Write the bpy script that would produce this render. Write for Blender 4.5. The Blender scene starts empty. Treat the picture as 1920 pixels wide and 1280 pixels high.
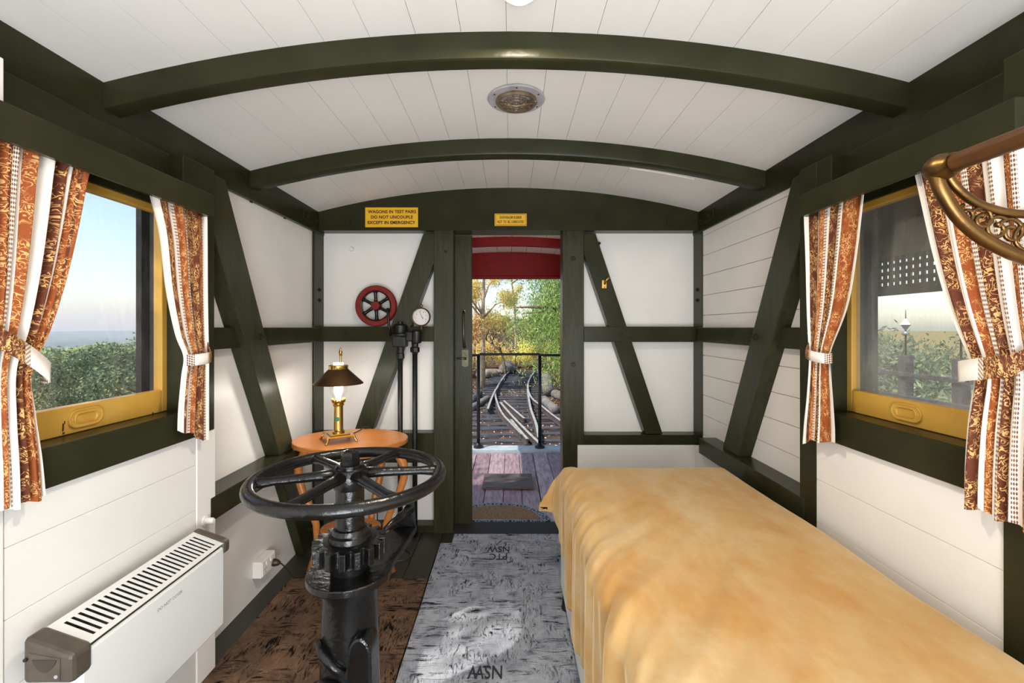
import bpy, bmesh, math, random
import numpy as np
from mathutils import Vector, Matrix

random.seed(7)
RNG = np.random.default_rng(11)
SC = bpy.context.scene
COL = SC.collection
PI = math.pi

# ------------------------------------------------------------------ camera
F, CX, CY, EYE = 853.0, 957.0, 614.0, 1.37        # focal length in pixels of a 1920 frame, vanishing point, eye height
cam_d = bpy.data.cameras.new('camera')
cam = bpy.data.objects.new('camera', cam_d)
COL.objects.link(cam)
cam.location = (0, 0, EYE)
cam.rotation_euler = (PI / 2, 0, 0)
cam_d.sensor_fit = 'HORIZONTAL'
cam_d.sensor_width = 36.0
cam_d.lens = 36.0 * F / 1920
cam_d.shift_x = (960 - CX) / 1920
cam_d.shift_y = -(640 - CY) / 1920
cam_d.clip_start = 0.02
cam_d.clip_end = 20000
SC.camera = cam

# ------------------------------------------------------------------ world, sun, exposure
SC.view_settings.view_transform = 'Standard'
SC.view_settings.look = 'None'
SC.view_settings.gamma = 1.0
SC.view_settings.use_curve_mapping = False
SC.view_settings.exposure = 0.0
SUN_TRAVEL = Vector((1.1, 0.72, -1.45)).normalized()
world = bpy.data.worlds.new('sky')
SC.world = world
world.use_nodes = True
wn = world.node_tree.nodes
wl = world.node_tree.links
wn.clear()
sky = wn.new('ShaderNodeTexSky')
sky.sky_type = 'NISHITA'
sky.sun_disc = False
sky.sun_elevation = math.asin(-SUN_TRAVEL.z)
sky.sun_rotation = math.atan2(-SUN_TRAVEL.x, -SUN_TRAVEL.y)
sky.air_density = 1.0
sky.dust_density = 1.2
sky.ozone_density = 1.0
bg = wn.new('ShaderNodeBackground')
bg.inputs['Strength'].default_value = 0.27
wo = wn.new('ShaderNodeOutputWorld')
wl.new(sky.outputs[0], bg.inputs['Color'])
wl.new(bg.outputs[0], wo.inputs['Surface'])

def add_light(name, kind, loc, energy, color=(1, 1, 1), rot=None, **kw):
    d = bpy.data.lights.new(name, kind)
    d.energy = energy
    d.color = color
    for k, v in kw.items():
        setattr(d, k, v)
    o = bpy.data.objects.new(name, d)
    o.location = loc
    if rot is not None:
        o.rotation_euler = rot
    COL.objects.link(o)
    return o

sun = add_light('sun', 'SUN', (0, 0, 10), 5.8, (1.0, 0.93, 0.82), angle=0.009)
sun.rotation_euler = SUN_TRAVEL.to_track_quat('-Z', 'Y').to_euler()
# added fill lamp behind the viewer, brightens the interior; no opening is built there
add_light('rear_fill', 'AREA', (0.45, -1.9, 1.45), 36, (0.88, 0.95, 1.0), (PI / 2, 0, 0), shape='RECTANGLE', size=1.4, size_y=1.3)
# second added fill lamp, tilted up from behind the viewer to brighten the ceiling
add_light('ceiling_fill', 'AREA', (0.1, -0.95, 0.6), 76, (0.92, 0.96, 1.0), (PI / 2 + 0.88, 0, 0), shape='RECTANGLE', size=1.1, size_y=1.0)

# ------------------------------------------------------------------ materials
def lin(r, g, b):
    def c(v):
        v /= 255.0
        return v / 12.92 if v <= 0.04045 else ((v + 0.055) / 1.055) ** 2.4
    return (c(r), c(g), c(b), 1.0)

class NT:
    def __init__(self, name):
        self.m = bpy.data.materials.new(name)
        self.m.use_nodes = True
        self.t = self.m.node_tree
        self.t.nodes.clear()
        self.out = self.n('ShaderNodeOutputMaterial')
    def n(self, ty, **kw):
        o = self.t.nodes.new(ty)
        for k, v in kw.items():
            if k.startswith('i_'):
                o.inputs[k[2:].replace('_', ' ')].default_value = v
            else:
                setattr(o, k, v)
        return o
    def l(self, a, b):
        self.t.links.new(a, b)
    def coords(self, kind='Object', scale=(1, 1, 1), rot=(0, 0, 0)):
        tc = self.n('ShaderNodeTexCoord')
        mp = self.n('ShaderNodeMapping')
        mp.inputs['Scale'].default_value = scale
        mp.inputs['Rotation'].default_value = rot
        self.l(tc.outputs[kind], mp.inputs['Vector'])
        return mp.outputs[0]
    def noise(self, vec, scale, detail=4, rough=0.55, dist=0.0):
        o = self.n('ShaderNodeTexNoise')
        o.inputs['Scale'].default_value = scale
        o.inputs['Detail'].default_value = detail
        o.inputs['Roughness'].default_value = rough
        o.inputs['Distortion'].default_value = dist
        self.l(vec, o.inputs['Vector'])
        return o.outputs['Fac']
    def ramp(self, fac, stops, interp='LINEAR'):
        r = self.n('ShaderNodeValToRGB')
        e = r.color_ramp.elements
        r.color_ramp.interpolation = interp
        while len(e) > 1:
            e.remove(e[-1])
        for i, (p, c) in enumerate(stops):
            if isinstance(c, (int, float)):
                c = (c, c, c, 1)
            x = e[0] if i == 0 else e.new(p)
            x.position = p
            x.color = c
        self.l(fac, r.inputs['Fac'])
        return r.outputs['Color']
    def mix(self, fac, a, b, blend='MIX'):
        m = self.n('ShaderNodeMix', data_type='RGBA', blend_type=blend)
        for sock, v in ((m.inputs['Factor'], fac), (m.inputs[6], a), (m.inputs[7], b)):
            if hasattr(v, 'links') or hasattr(v, 'is_linked'):
                self.l(v, sock)
            else:
                sock.default_value = v
        return m.outputs[2]
    def math(self, op, a, b=None):
        m = self.n('ShaderNodeMath', operation=op)
        for i, v in enumerate((a, b)):
            if v is None:
                continue
            if hasattr(v, 'is_linked'):
                self.l(v, m.inputs[i])
            else:
                m.inputs[i].default_value = v
        return m.outputs[0]
    def bsdf(self, color, rough=0.5, metal=0.0, bump=None, bump_s=0.2, bump_d=0.01, **kw):
        b = self.n('ShaderNodeBsdfPrincipled')
        for sock, v in ((b.inputs['Base Color'], color), (b.inputs['Roughness'], rough), (b.inputs['Metallic'], metal)):
            if hasattr(v, 'is_linked'):
                self.l(v, sock)
            else:
                sock.default_value = v
        for k, v in kw.items():
            b.inputs[k].default_value = v
        if bump is not None:
            bm = self.n('ShaderNodeBump')
            bm.inputs['Strength'].default_value = bump_s
            bm.inputs['Distance'].default_value = bump_d
            self.l(bump, bm.inputs['Height'])
            self.l(bm.outputs[0], b.inputs['Normal'])
        self.l(b.outputs[0], self.out.inputs['Surface'])
        return b

def paint(name, c1, c2, rough=0.35, scale=6, bscale=60, bs=0.15, metal=0.0, stretch=(1, 1, 1), kind='Object', worn=None, spec=0.5, vary=0.0):
    t = NT(name)
    v = t.coords(kind, stretch)
    f = t.noise(v, scale, 5)
    col = t.ramp(f, [(0.3, c1), (0.7, c2)])
    if worn is not None:
        w = t.noise(t.coords(kind, (stretch[0] * 3, stretch[1] * 3, stretch[2] * 3)), 14, 8, 0.75)
        wf = t.ramp(w, [(0.665, 0.0), (0.70, 1.0)])
        col = t.mix(wf, col, worn)
    if vary:
        oi = t.n('ShaderNodeObjectInfo')
        hs = t.n('ShaderNodeHueSaturation')
        t.l(col, hs.inputs['Color'])
        t.l(t.math('ADD', t.math('MULTIPLY', oi.outputs['Random'], 2 * vary), 1 - vary), hs.inputs['Value'])
        t.l(t.math('ADD', t.math('MULTIPLY', oi.outputs['Random'], -0.6), 1.25), hs.inputs['Saturation'])
        col = hs.outputs[0]
    b = t.noise(v, bscale, 4)
    t.bsdf(col, rough, metal, b, bs, 0.004, **{'Specular IOR Level': spec})
    return t.m

M = {}
M['green'] = paint('green_gloss_paint', lin(38, 38, 22), lin(49, 49, 31), 0.27, 5, 40, 0.22, stretch=(1, 1, 1), worn=lin(62, 64, 48), spec=0.16)
M['green_grain'] = paint('green_paint_on_grain', lin(42, 42, 26), lin(56, 56, 38), 0.30, 6, 45, 0.35, stretch=(9, 9, 0.8), worn=lin(86, 88, 72), spec=0.2)
M['white'] = paint('white_wall_paint', lin(224, 221, 216), lin(231, 228, 223), 0.42, 3, 30, 0.18)
M['ceiling'] = paint('white_ceiling_paint', lin(228, 225, 220), lin(233, 230, 226), 0.5, 3, 50, 0.06)
M['yellow'] = paint('ochre_sash_paint', lin(182, 138, 52), lin(194, 152, 66), 0.38, 8, 50, 0.2)
M['void'] = paint('throat_shade_black', lin(5, 5, 5), lin(9, 8, 8), 0.9, spec=0.05)
M['dark_gap'] = paint('dark_shadow_backing', lin(30, 28, 24), lin(38, 36, 32), 0.8)
M['iron'] = paint('black_gloss_iron', lin(9, 9, 9), lin(16, 16, 15), 0.24, 12, 60, 0.45, spec=0.42)
M['green_metal'] = paint('worn_green_door_metal', lin(66, 64, 46), lin(92, 88, 66), 0.3, 20, 60, 0.2, metal=0.5)
M['iron_dull'] = paint('black_painted_pipe', lin(12, 12, 12), lin(20, 19, 18), 0.42, 12, 80, 0.3)
M['brass'] = paint('polished_brass', lin(196, 150, 70), lin(222, 180, 100), 0.22, 14, 90, 0.05, metal=1.0)
M['brass_dark'] = paint('aged_brass', lin(88, 66, 38), lin(124, 94, 56), 0.36, 9, 60, 0.15, metal=1.0)
M['shade_brown'] = paint('browned_brass_shade', lin(70, 52, 34), lin(104, 76, 46), 0.38, 10, 70, 0.1, metal=0.75)
M['wood_table'] = paint('orange_varnished_wood', lin(172, 104, 46), lin(196, 126, 62), 0.3, 5, 60, 0.08, stretch=(3, 14, 14))
M['wood_rod'] = paint('brown_varnished_rod', lin(80, 52, 28), lin(106, 70, 38), 0.34, 8, 60, 0.1, stretch=(12, 2, 12))
M['red'] = paint('deep_red_paint', lin(128, 12, 9), lin(146, 20, 14), 0.4, 8, 50, 0.4, stretch=(1, 8, 8), spec=0.2)
M['wheel_red'] = paint('worn_red_wheel_paint', lin(104, 22, 15), lin(124, 36, 26), 0.45, 20, 50, 0.3, worn=lin(56, 18, 14), spec=0.3)
M['pink'] = paint('pale_pinkish_ceiling_paint', lin(248, 228, 220), lin(252, 236, 228), 0.6)
M['deck'] = paint('weathered_purple_brown_board', lin(124, 102, 106), lin(184, 162, 170), 0.55, 9, 70, 0.5, stretch=(5, 0.9, 5), worn=lin(180, 152, 148), vary=0.22)
M['deck_grey'] = paint('weathered_grey_board', lin(68, 60, 58), lin(100, 90, 88), 0.7, 9, 70, 0.5, stretch=(1, 6, 6), worn=lin(170, 164, 160))
M['edge_plate'] = paint('pale_worn_edge_board', lin(150, 166, 178), lin(188, 200, 208), 0.5, 8, 60, 0.4, worn=lin(120, 104, 96))
M['floor'] = paint('dark_floor_board', lin(38, 36, 30), lin(54, 51, 43), 0.42, 8, 60, 0.3, stretch=(8, 1, 8), vary=0.12)
M['heater'] = paint('white_enamel', lin(226, 227, 226), lin(230, 231, 230), 0.32, 3, 60, 0.02)
M['heater_cap'] = paint('grey_brown_plastic', lin(72, 64, 55), lin(88, 79, 68), 0.45, 30, 90, 0.2)
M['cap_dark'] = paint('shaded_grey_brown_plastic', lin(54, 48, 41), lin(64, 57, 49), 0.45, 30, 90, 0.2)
M['plastic'] = paint('white_plastic', lin(238, 236, 232), lin(242, 240, 236), 0.35)
M['brown_plastic'] = paint('brown_plastic', lin(50, 32, 20), lin(64, 42, 28), 0.4)
M['sign'] = paint('yellow_sign', lin(232, 174, 16), lin(238, 180, 22), 0.4, 4, 40, 0.02)
M['ink'] = paint('dark_sign_ink', lin(40, 18, 10), lin(48, 22, 12), 0.5)
M['grey_ink'] = paint('grey_print', lin(150, 150, 148), lin(158, 158, 156), 0.5)
M['gauge_white'] = paint('gauge_dial_white', lin(206, 206, 204), lin(212, 212, 210), 0.5)
M['gauge_rim'] = paint('brown_gauge_case', lin(70, 42, 30), lin(92, 58, 42), 0.35, 12, 60, 0.2, metal=0.4)
M['grey_metal'] = paint('grey_painted_metal', lin(150, 147, 150), lin(182, 178, 182), 0.45, 12, 60, 0.3, worn=lin(96, 84, 74))
M['vent_brass'] = paint('tarnished_vent_metal', lin(120, 104, 82), lin(164, 148, 122), 0.4, 14, 60, 0.2, metal=0.7)
M['rubber'] = paint('blue_black_rubber', lin(104, 116, 132), lin(136, 148, 164), 0.45, 20, 60, 0.2)
M['rubber_dark'] = paint('black_rubber', lin(22, 23, 28), lin(32, 33, 38), 0.6)
M['coir'] = paint('brown_coir', lin(96, 70, 46), lin(150, 118, 84), 0.95, 60, 220, 1.0)
M['rail'] = paint('worn_steel_rail', lin(150, 146, 146), lin(204, 198, 192), 0.4, 6, 50, 0.3, metal=0.4)
M['rail_side'] = paint('dark_rusty_rail_side', lin(46, 40, 40), lin(76, 64, 60), 0.8, 6, 50, 0.5)
M['sleeper'] = paint('weathered_dark_sleeper', lin(34, 33, 36), lin(84, 84, 92), 0.9, 5, 40, 0.8, stretch=(1, 6, 6))
M['soil'] = paint('littered_brown_soil', lin(84, 66, 54), lin(152, 128, 108), 0.95, 1.2, 9, 0.6)
M['grass_hill'] = paint('dry_hillside_grass', lin(120, 112, 74), lin(176, 164, 118), 0.95, 0.2, 2, 0.4)
M['plain'] = paint('wooded_plain', lin(92, 112, 112), lin(128, 142, 128), 1.0, 0.004, 0.05, 0.0)
M['bark'] = paint('grey_brown_bark', lin(74, 62, 50), lin(120, 104, 88), 0.9, 5, 30, 0.6, stretch=(3, 3, 1))
M['bark_pale'] = paint('pale_gum_bark', lin(150, 128, 104), lin(196, 176, 152), 0.8, 5, 30, 0.3)
M['log'] = paint('silvered_log', lin(84, 80, 78), lin(128, 122, 118), 0.85, 6, 40, 0.6)
M['stone'] = paint('pale_field_stone', lin(110, 98, 86), lin(156, 142, 128), 0.9, 5, 25, 0.6)
M['maroon'] = paint('maroon_post_paint', lin(70, 34, 32), lin(86, 44, 40), 0.5)
M['under_roof'] = paint('dark_roof_lining', lin(40, 36, 36), lin(54, 48, 46), 0.7)
M['silver'] = paint('silver_finial_metal', lin(150, 156, 160), lin(180, 186, 190), 0.35, metal=0.6)
M['green_badge'] = paint('green_badge', lin(30, 140, 104), lin(44, 156, 116), 0.4)

def leaf_mat(name, c1, c2, trans=0.35):
    t = NT(name)
    oi = t.n('ShaderNodeNewGeometry')
    r = t.ramp(oi.outputs['Random Per Island'], [(0.0, c1), (1.0, c2)])
    ob = t.n('ShaderNodeObjectInfo')
    hs = t.n('ShaderNodeHueSaturation')
    t.l(r, hs.inputs['Color'])
    t.l(t.math('ADD', t.math('MULTIPLY', ob.outputs['Random'], 0.85), 0.95), hs.inputs['Value'])
    t.l(t.math('ADD', t.math('MULTIPLY', ob.outputs['Random'], 0.05), 0.475), hs.inputs['Hue'])
    r = hs.outputs[0]
    d = t.n('ShaderNodeBsdfDiffuse')
    tr = t.n('ShaderNodeBsdfTranslucent')
    t.l(r, d.inputs['Color'])
    t.l(r, tr.inputs['Color'])
    mx = t.n('ShaderNodeMixShader')
    mx.inputs[0].default_value = trans
    t.l(d.outputs[0], mx.inputs[1])
    t.l(tr.outputs[0], mx.inputs[2])
    t.l(mx.outputs[0], t.out.inputs['Surface'])
    return t.m
M['leaf_pepper'] = leaf_mat('pepper_tree_leaf', lin(40, 104, 70), lin(176, 200, 112))
M['leaf_yellow'] = leaf_mat('yellow_gum_leaf', lin(176, 166, 92), lin(232, 216, 150))
M['leaf_scrub'] = leaf_mat('dry_scrub_leaf', lin(140, 122, 70), lin(226, 192, 136))
M['leaf_gum'] = leaf_mat('olive_gum_leaf', lin(84, 104, 70), lin(184, 186, 134), 0.25)
M['leaf_dark'] = leaf_mat('dark_gum_leaf', lin(58, 82, 70), lin(136, 146, 108), 0.25)
M['leaf_litter'] = leaf_mat('fallen_leaf', lin(120, 84, 60), lin(206, 184, 160), 0.1)

def glass_mat(name, dirt, streak, dust):
    t = NT(name)
    tr = t.n('ShaderNodeBsdfTransparent')
    gl = t.n('ShaderNodeBsdfGlossy')
    gl.inputs['Roughness'].default_value = 0.02
    lw = t.n('ShaderNodeLayerWeight')
    fr = t.math('ADD', t.math('MULTIPLY', t.math('POWER', lw.outputs['Facing'], 4.0), 0.5), 0.03)
    m1 = t.n('ShaderNodeMixShader')
    t.l(fr, m1.inputs[0])
    t.l(tr.outputs[0], m1.inputs[1])
    t.l(gl.outputs[0], m1.inputs[2])
    n1 = t.noise(t.coords('Object', (1, 1, 0.5)), 4, 6, 0.7)
    n2 = t.noise(t.coords('Object', (60, 60, 6)), 3, 3)
    n3 = t.noise(t.coords('Object'), 90, 2)
    a = t.ramp(n1, [(0.35, 0.0), (0.8, 1.0)])
    b = t.ramp(n2, [(0.45, 0.0), (0.9, 1.0)])
    c = t.ramp(n3, [(0.70, 0.0), (0.76, 1.0)])
    s = t.math('ADD', t.math('MULTIPLY', a, dirt), t.math('MULTIPLY', b, streak))
    s = t.math('ADD', s, t.math('MULTIPLY', c, dust))
    s = t.math('ADD', s, dirt * 0.25)
    df = t.n('ShaderNodeBsdfDiffuse')
    df.inputs['Color'].default_value = (0.75, 0.74, 0.70, 1)
    tl = t.n('ShaderNodeBsdfTranslucent')
    tl.inputs['Color'].default_value = (0.8, 0.79, 0.75, 1)
    md = t.n('ShaderNodeMixShader')
    md.inputs[0].default_value = 0.5
    t.l(df.outputs[0], md.inputs[1])
    t.l(tl.outputs[0], md.inputs[2])
    m2 = t.n('ShaderNodeMixShader')
    t.l(s, m2.inputs[0])
    t.l(m1.outputs[0], m2.inputs[1])
    t.l(md.outputs[0], m2.inputs[2])
    t.l(m2.outputs[0], t.out.inputs['Surface'])
    return t.m
M['glass_clean'] = glass_mat('window_glass', 0.02, 0.03, 0.03)
M['glass_dirty'] = glass_mat('dusty_window_glass', 0.26, 0.06, 0.22)
M['lamp_glass'] = glass_mat('lamp_glass', 0.0, 0.0, 0.0)

def emit_mat(name, col, s):
    t = NT(name)
    e = t.n('ShaderNodeEmission')
    e.inputs['Color'].default_value = col
    e.inputs['Strength'].default_value = s
    t.l(e.outputs[0], t.out.inputs['Surface'])
    return t.m
M['bulb'] = emit_mat('lit_bulb', (1.0, 0.93, 0.82, 1), 9)
M['globe'] = emit_mat('lit_white_globe', (1.0, 0.94, 0.86, 1), 1.2)

def carpet_mat(name, base1, base2, ink, thr):
    t = NT(name)
    n0 = t.noise(t.coords('Object'), 4.5, 9, 0.78)
    n9 = t.noise(t.coords('Object'), 240, 3, 0.8)
    base = t.ramp(n0, [(0.34, base1), (0.66, base2)])
    base = t.mix(t.ramp(n9, [(0.35, 0.0), (0.7, 0.5)]), base, base2, 'MIX')
    # horizontal brush strokes, vertical brush strokes and blotches in dark ink
    h = t.noise(t.coords('Object', (5, 34, 1)), 1.5, 8, 0.68, 1.2)
    zone = t.noise(t.coords('Object'), 6.5, 1)
    v = t.noise(t.coords('Object', (46, 12, 1)), 1.0, 7, 0.66, 2.2)
    gate = t.noise(t.coords('Object'), 10.0, 2)
    h = t.math('ADD', t.math('MULTIPLY', h, 0.8), t.math('MULTIPLY', n9, 0.2))
    v = t.math('ADD', t.math('MULTIPLY', v, 0.8), t.math('MULTIPLY', n9, 0.2))
    m1 = t.ramp(h, [(thr, 0.0), (thr + 0.085, 1.0)])
    m2 = t.ramp(v, [(thr, 0.0), (thr + 0.085, 1.0)])
    z = t.ramp(zone, [(0.46, 0.0), (0.54, 1.0)])
    mm = t.mix(z, m1, m2)
    mm = t.mix(t.ramp(gate, [(0.36, 0.15), (0.50, 1.0)]), (0, 0, 0, 1), mm)
    lite = t.ramp(t.noise(t.coords('Object', (60, 20, 1)), 1.0, 8, 0.75, 1.5), [(0.56, 0.0), (0.66, 0.55)])
    base = t.mix(lite, base, base2, 'SCREEN')
    col = t.mix(mm, base, ink)
    b = t.noise(t.coords('Object'), 260, 3)
    t.bsdf(col, 0.95, 0, b, 0.7, 0.01, **{'Specular IOR Level': 0.1})
    return t.m
M['carpet_runner'] = carpet_mat('grey_blue_inked_carpet', lin(112, 118, 132), lin(184, 189, 200), lin(24, 26, 34), 0.505)
M['carpet_brown'] = carpet_mat('dark_brown_inked_carpet', lin(48, 38, 33), lin(134, 106, 84), lin(18, 15, 13), 0.49)
M['carpet_ink'] = paint('dark_carpet_pile', lin(34, 36, 44), lin(44, 46, 54), 0.95, 40, 200, 0.6)

def velvet():
    t = NT('mustard_velvet')
    n = t.noise(t.coords('Object', (2.2, 1.3, 2.2)), 2.2, 7, 0.62, 0.3)
    n2 = t.noise(t.coords('Object', (1, 1, 1)), 40, 4)
    col = t.ramp(n, [(0.30, lin(182, 134, 72)), (0.5, lin(192, 158, 108)), (0.68, lin(198, 174, 134))])
    col = t.mix(t.ramp(n2, [(0.3, 0.0), (0.8, 0.25)]), col, lin(180, 126, 58))
    b = t.bsdf(col, 0.85, 0, n2, 0.12, 0.004, **{'Specular IOR Level': 0.1})
    b.inputs['Sheen Weight'].default_value = 0.45
    b.inputs['Sheen Roughness'].default_value = 0.35
    b.inputs['Sheen Tint'].default_value = (1.0, 0.86, 0.6, 1)
    return t.m
M['velvet'] = velvet()

STRIPE = {'w': (lin(228, 222, 214), 0.0), 't': (lin(232, 222, 208), 0.5), 'r': (lin(144, 74, 37), 0.8), 'd': (lin(94, 50, 32), 1.0)}
def curtain_mat(name, stops):
    """stops: [(u, kind)] bands of woven stripe across the cloth."""
    t = NT(name)
    uv = t.n('ShaderNodeTexCoord').outputs['UV']
    sep = t.n('ShaderNodeSeparateXYZ')
    t.l(uv, sep.inputs[0])
    u, v = sep.outputs[0], sep.outputs[1]
    base = t.ramp(u, [(max(0, p), STRIPE[k][0]) for p, k in stops], 'CONSTANT')
    cls = t.ramp(u, [(max(0, p), STRIPE[k][1]) for p, k in stops], 'CONSTANT')
    # gold scrolls on the rust stripes
    mp = t.n('ShaderNodeMapping')
    mp.inputs['Scale'].default_value = (0.42, 1.0, 1)
    t.l(uv, mp.inputs[0])
    n = t.noise(mp.outputs[0], 62, 1.2, 0.5, 1.3)
    line = t.math('LESS_THAN', t.math('ABSOLUTE', t.math('SUBTRACT', n, 0.5)), 0.035)
    leaf = t.math('GREATER_THAN', n, 0.66)
    scroll = t.math('MAXIMUM', line, leaf)
    gate = t.ramp(t.noise(mp.outputs[0], 17, 2), [(0.40, 0.0), (0.50, 1.0)])
    gold = t.math('MULTIPLY', t.math('MULTIPLY', scroll, gate), t.math('GREATER_THAN', cls, 0.7))
    col = t.mix(gold, base, lin(214, 168, 108))
    # brown lace dots on the trims
    sv = t.math('SINE', t.math('MULTIPLY', v, 2 * PI * 95))
    su = t.math('SINE', t.math('MULTIPLY', u, 2 * PI * 110))
    dots = t.math('GREATER_THAN', t.math('ADD', sv, su), 0.05)
    trim = t.math('MULTIPLY', t.math('LESS_THAN', cls, 0.65), t.math('GREATER_THAN', cls, 0.3))
    col = t.mix(t.math('MULTIPLY', dots, trim), col, lin(122, 74, 46))
    t.bsdf(col, 0.8, 0, t.noise(uv, 160, 3), 0.15, 0.003, **{'Specular IOR Level': 0.2})
    return t.m

# ------------------------------------------------------------------ mesh helpers
def link(name, me, mat=None, parent=None, smooth=False, loc=None):
    o = bpy.data.objects.new(name, me)
    COL.objects.link(o)
    if mat is not None:
        me.materials.append(M[mat] if isinstance(mat, str) else mat)
    if smooth:
        me.polygons.foreach_set('use_smooth', [True] * len(me.polygons))
    if parent is not None:
        o.parent = parent
        if parent.matrix_basis != Matrix.Identity(4):
            o.matrix_parent_inverse = Matrix.Identity(4)
    if loc is not None:
        o.location = loc
    return o

def empty(name, loc=(0, 0, 0)):
    o = bpy.data.objects.new(name, None)
    o.empty_display_size = 0.1
    o.location = loc
    COL.objects.link(o)
    return o

def tag(o, label=None, cat=None, group=None, kind=None):
    if label:
        o['label'] = label
    if cat:
        o['category'] = cat
    if group:
        o['group'] = group
    if kind:
        o['kind'] = kind
    return o

def struct(o, label=None):
    o['kind'] = 'structure'
    if label:
        o['label'] = label
    return o

def from_bm(name, bm, mat, parent=None, smooth=False):
    me = bpy.data.meshes.new(name)
    bm.normal_update()
    bm.to_mesh(me)
    bm.free()
    return link(name, me, mat, parent, smooth)

def off(parent):
    """children are written in world coordinates; this takes off their parent's place"""
    v = Vector((0, 0, 0))
    while parent is not None:
        v += parent.location
        parent = parent.parent
    return v

def bm_box(bm, x0, x1, y0, y1, z0, z1):
    vs = [bm.verts.new(p) for p in ((x0, y0, z0), (x1, y0, z0), (x1, y1, z0), (x0, y1, z0), (x0, y0, z1), (x1, y0, z1), (x1, y1, z1), (x0, y1, z1))]
    fs = [(0, 3, 2, 1), (4, 5, 6, 7), (0, 1, 5, 4), (1, 2, 6, 5), (2, 3, 7, 6), (3, 0, 4, 7)]
    return [bm.faces.new([vs[i] for i in f]) for f in fs]

def bm_bevel(bm, w, seg=2):
    if w > 0:
        bmesh.ops.bevel(bm, geom=list(bm.edges), offset=w, segments=seg, affect='EDGES', profile=0.5)

def box(name, mat, parent, x0, x1, y0, y1, z0, z1, bevel=0.0, seg=2):
    d = off(parent)
    bm = bmesh.new()
    bm_box(bm, min(x0, x1) - d.x, max(x0, x1) - d.x, y0 - d.y, y1 - d.y, z0 - d.z, z1 - d.z)
    bm_bevel(bm, bevel, seg)
    return from_bm(name, bm, mat, parent)

def prism(name, mat, parent, pts, axis, a0, a1, bevel=0.0, smooth=False):
    """pts: polygon in the two other axes (x: (y,z), y: (x,z), z: (x,y)), pushed from a0 to a1 along axis."""
    d = off(parent)
    bm = bmesh.new()
    def p3(p, a):
        q = {'x': (a, p[0], p[1]), 'y': (p[0], a, p[1]), 'z': (p[0], p[1], a)}[axis]
        return (q[0] - d.x, q[1] - d.y, q[2] - d.z)
    A = [bm.verts.new(p3(p, a0)) for p in pts]
    B = [bm.verts.new(p3(p, a1)) for p in pts]
    n = len(pts)
    bm.faces.new(A)
    bm.faces.new(B[::-1])
    for i in range(n):
        bm.faces.new((A[i], A[(i + 1) % n], B[(i + 1) % n], B[i]))
    bmesh.ops.recalc_face_normals(bm, faces=list(bm.faces))
    bm_bevel(bm, bevel)
    return from_bm(name, bm, mat, parent, smooth)

def bm_tube(bm, pts, rad, seg=10, closed=False, caps=True, flat=1.0):
    P = [Vector(p) for p in pts]
    n = len(P)
    R = rad if isinstance(rad, (list, tuple)) else [rad] * n
    rings = []
    up = None
    for i in range(n):
        if closed:
            t = (P[(i + 1) % n] - P[i - 1]).normalized()
        else:
            t = (P[min(i + 1, n - 1)] - P[max(i - 1, 0)]).normalized()
        if up is None:
            up = Vector((0, 0, 1)) if abs(t.z) < 0.9 else Vector((0, 1, 0))
        a = t.cross(up)
        if a.length < 1e-6:
            a = t.cross(Vector((1, 0, 0)))
        a.normalize()
        b = a.cross(t).normalized()
        up = b
        rings.append([bm.verts.new(P[i] + (a * math.cos(2 * PI * k / seg) + b * math.sin(2 * PI * k / seg) * flat) * R[i]) for k in range(seg)])
    m = n if closed else n - 1
    for i in range(m):
        r0, r1 = rings[i], rings[(i + 1) % n]
        for k in range(seg):
            bm.faces.new((r0[k], r0[(k + 1) % seg], r1[(k + 1) % seg], r1[k]))
    if caps and not closed:
        bm.faces.new(rings[0][::-1])
        bm.faces.new(rings[-1])

def tube(name, mat, parent, pts, rad, seg=10, closed=False, smooth=True, flat=1.0):
    d = off(parent)
    bm = bmesh.new()
    bm_tube(bm, [Vector(p) - d for p in pts], rad, seg, closed, flat=flat)
    bmesh.ops.recalc_face_normals(bm, faces=list(bm.faces))
    o = from_bm(name, bm, mat, parent, smooth)
    return o

def bm_lathe(bm, prof, c, axis=Vector((0, 0, 1)), seg=24):
    """prof: [(radius, height)] revolved about axis through c."""
    c = Vector(c)
    q = Vector((0, 0, 1)).rotation_difference(axis)
    rings = []
    for r, h in prof:
        if r < 1e-5:
            rings.append([bm.verts.new(c + q @ Vector((0, 0, h)))])
        else:
            rings.append([bm.verts.new(c + q @ Vector((r * math.cos(2 * PI * k / seg), r * math.sin(2 * PI * k / seg), h))) for k in range(seg)])
    for a, b in zip(rings, rings[1:]):
        for k in range(seg):
            k2 = (k + 1) % seg
            if len(a) == 1 and len(b) == 1:
                continue
            if len(a) == 1:
                bm.faces.new((a[0], b[k2], b[k]))
            elif len(b) == 1:
                bm.faces.new((a[k], a[k2], b[0]))
            else:
                bm.faces.new((a[k], a[k2], b[k2], b[k]))
    for ring, rev in ((rings[0], True), (rings[-1], False)):
        if len(ring) > 1:
            bm.faces.new(ring[::-1] if rev else ring)

def lathe(name, mat, parent, prof, c, axis=(0, 0, 1), seg=24, sharp=True):
    d = off(parent)
    bm = bmesh.new()
    bm_lathe(bm, prof, Vector(c) - d, Vector(axis).normalized(), seg)
    bmesh.ops.recalc_face_normals(bm, faces=list(bm.faces))
    o = from_bm(name, bm, mat, parent, True)
    if sharp:
        o.data.set_sharp_from_angle(angle=0.6)
    return o

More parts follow.
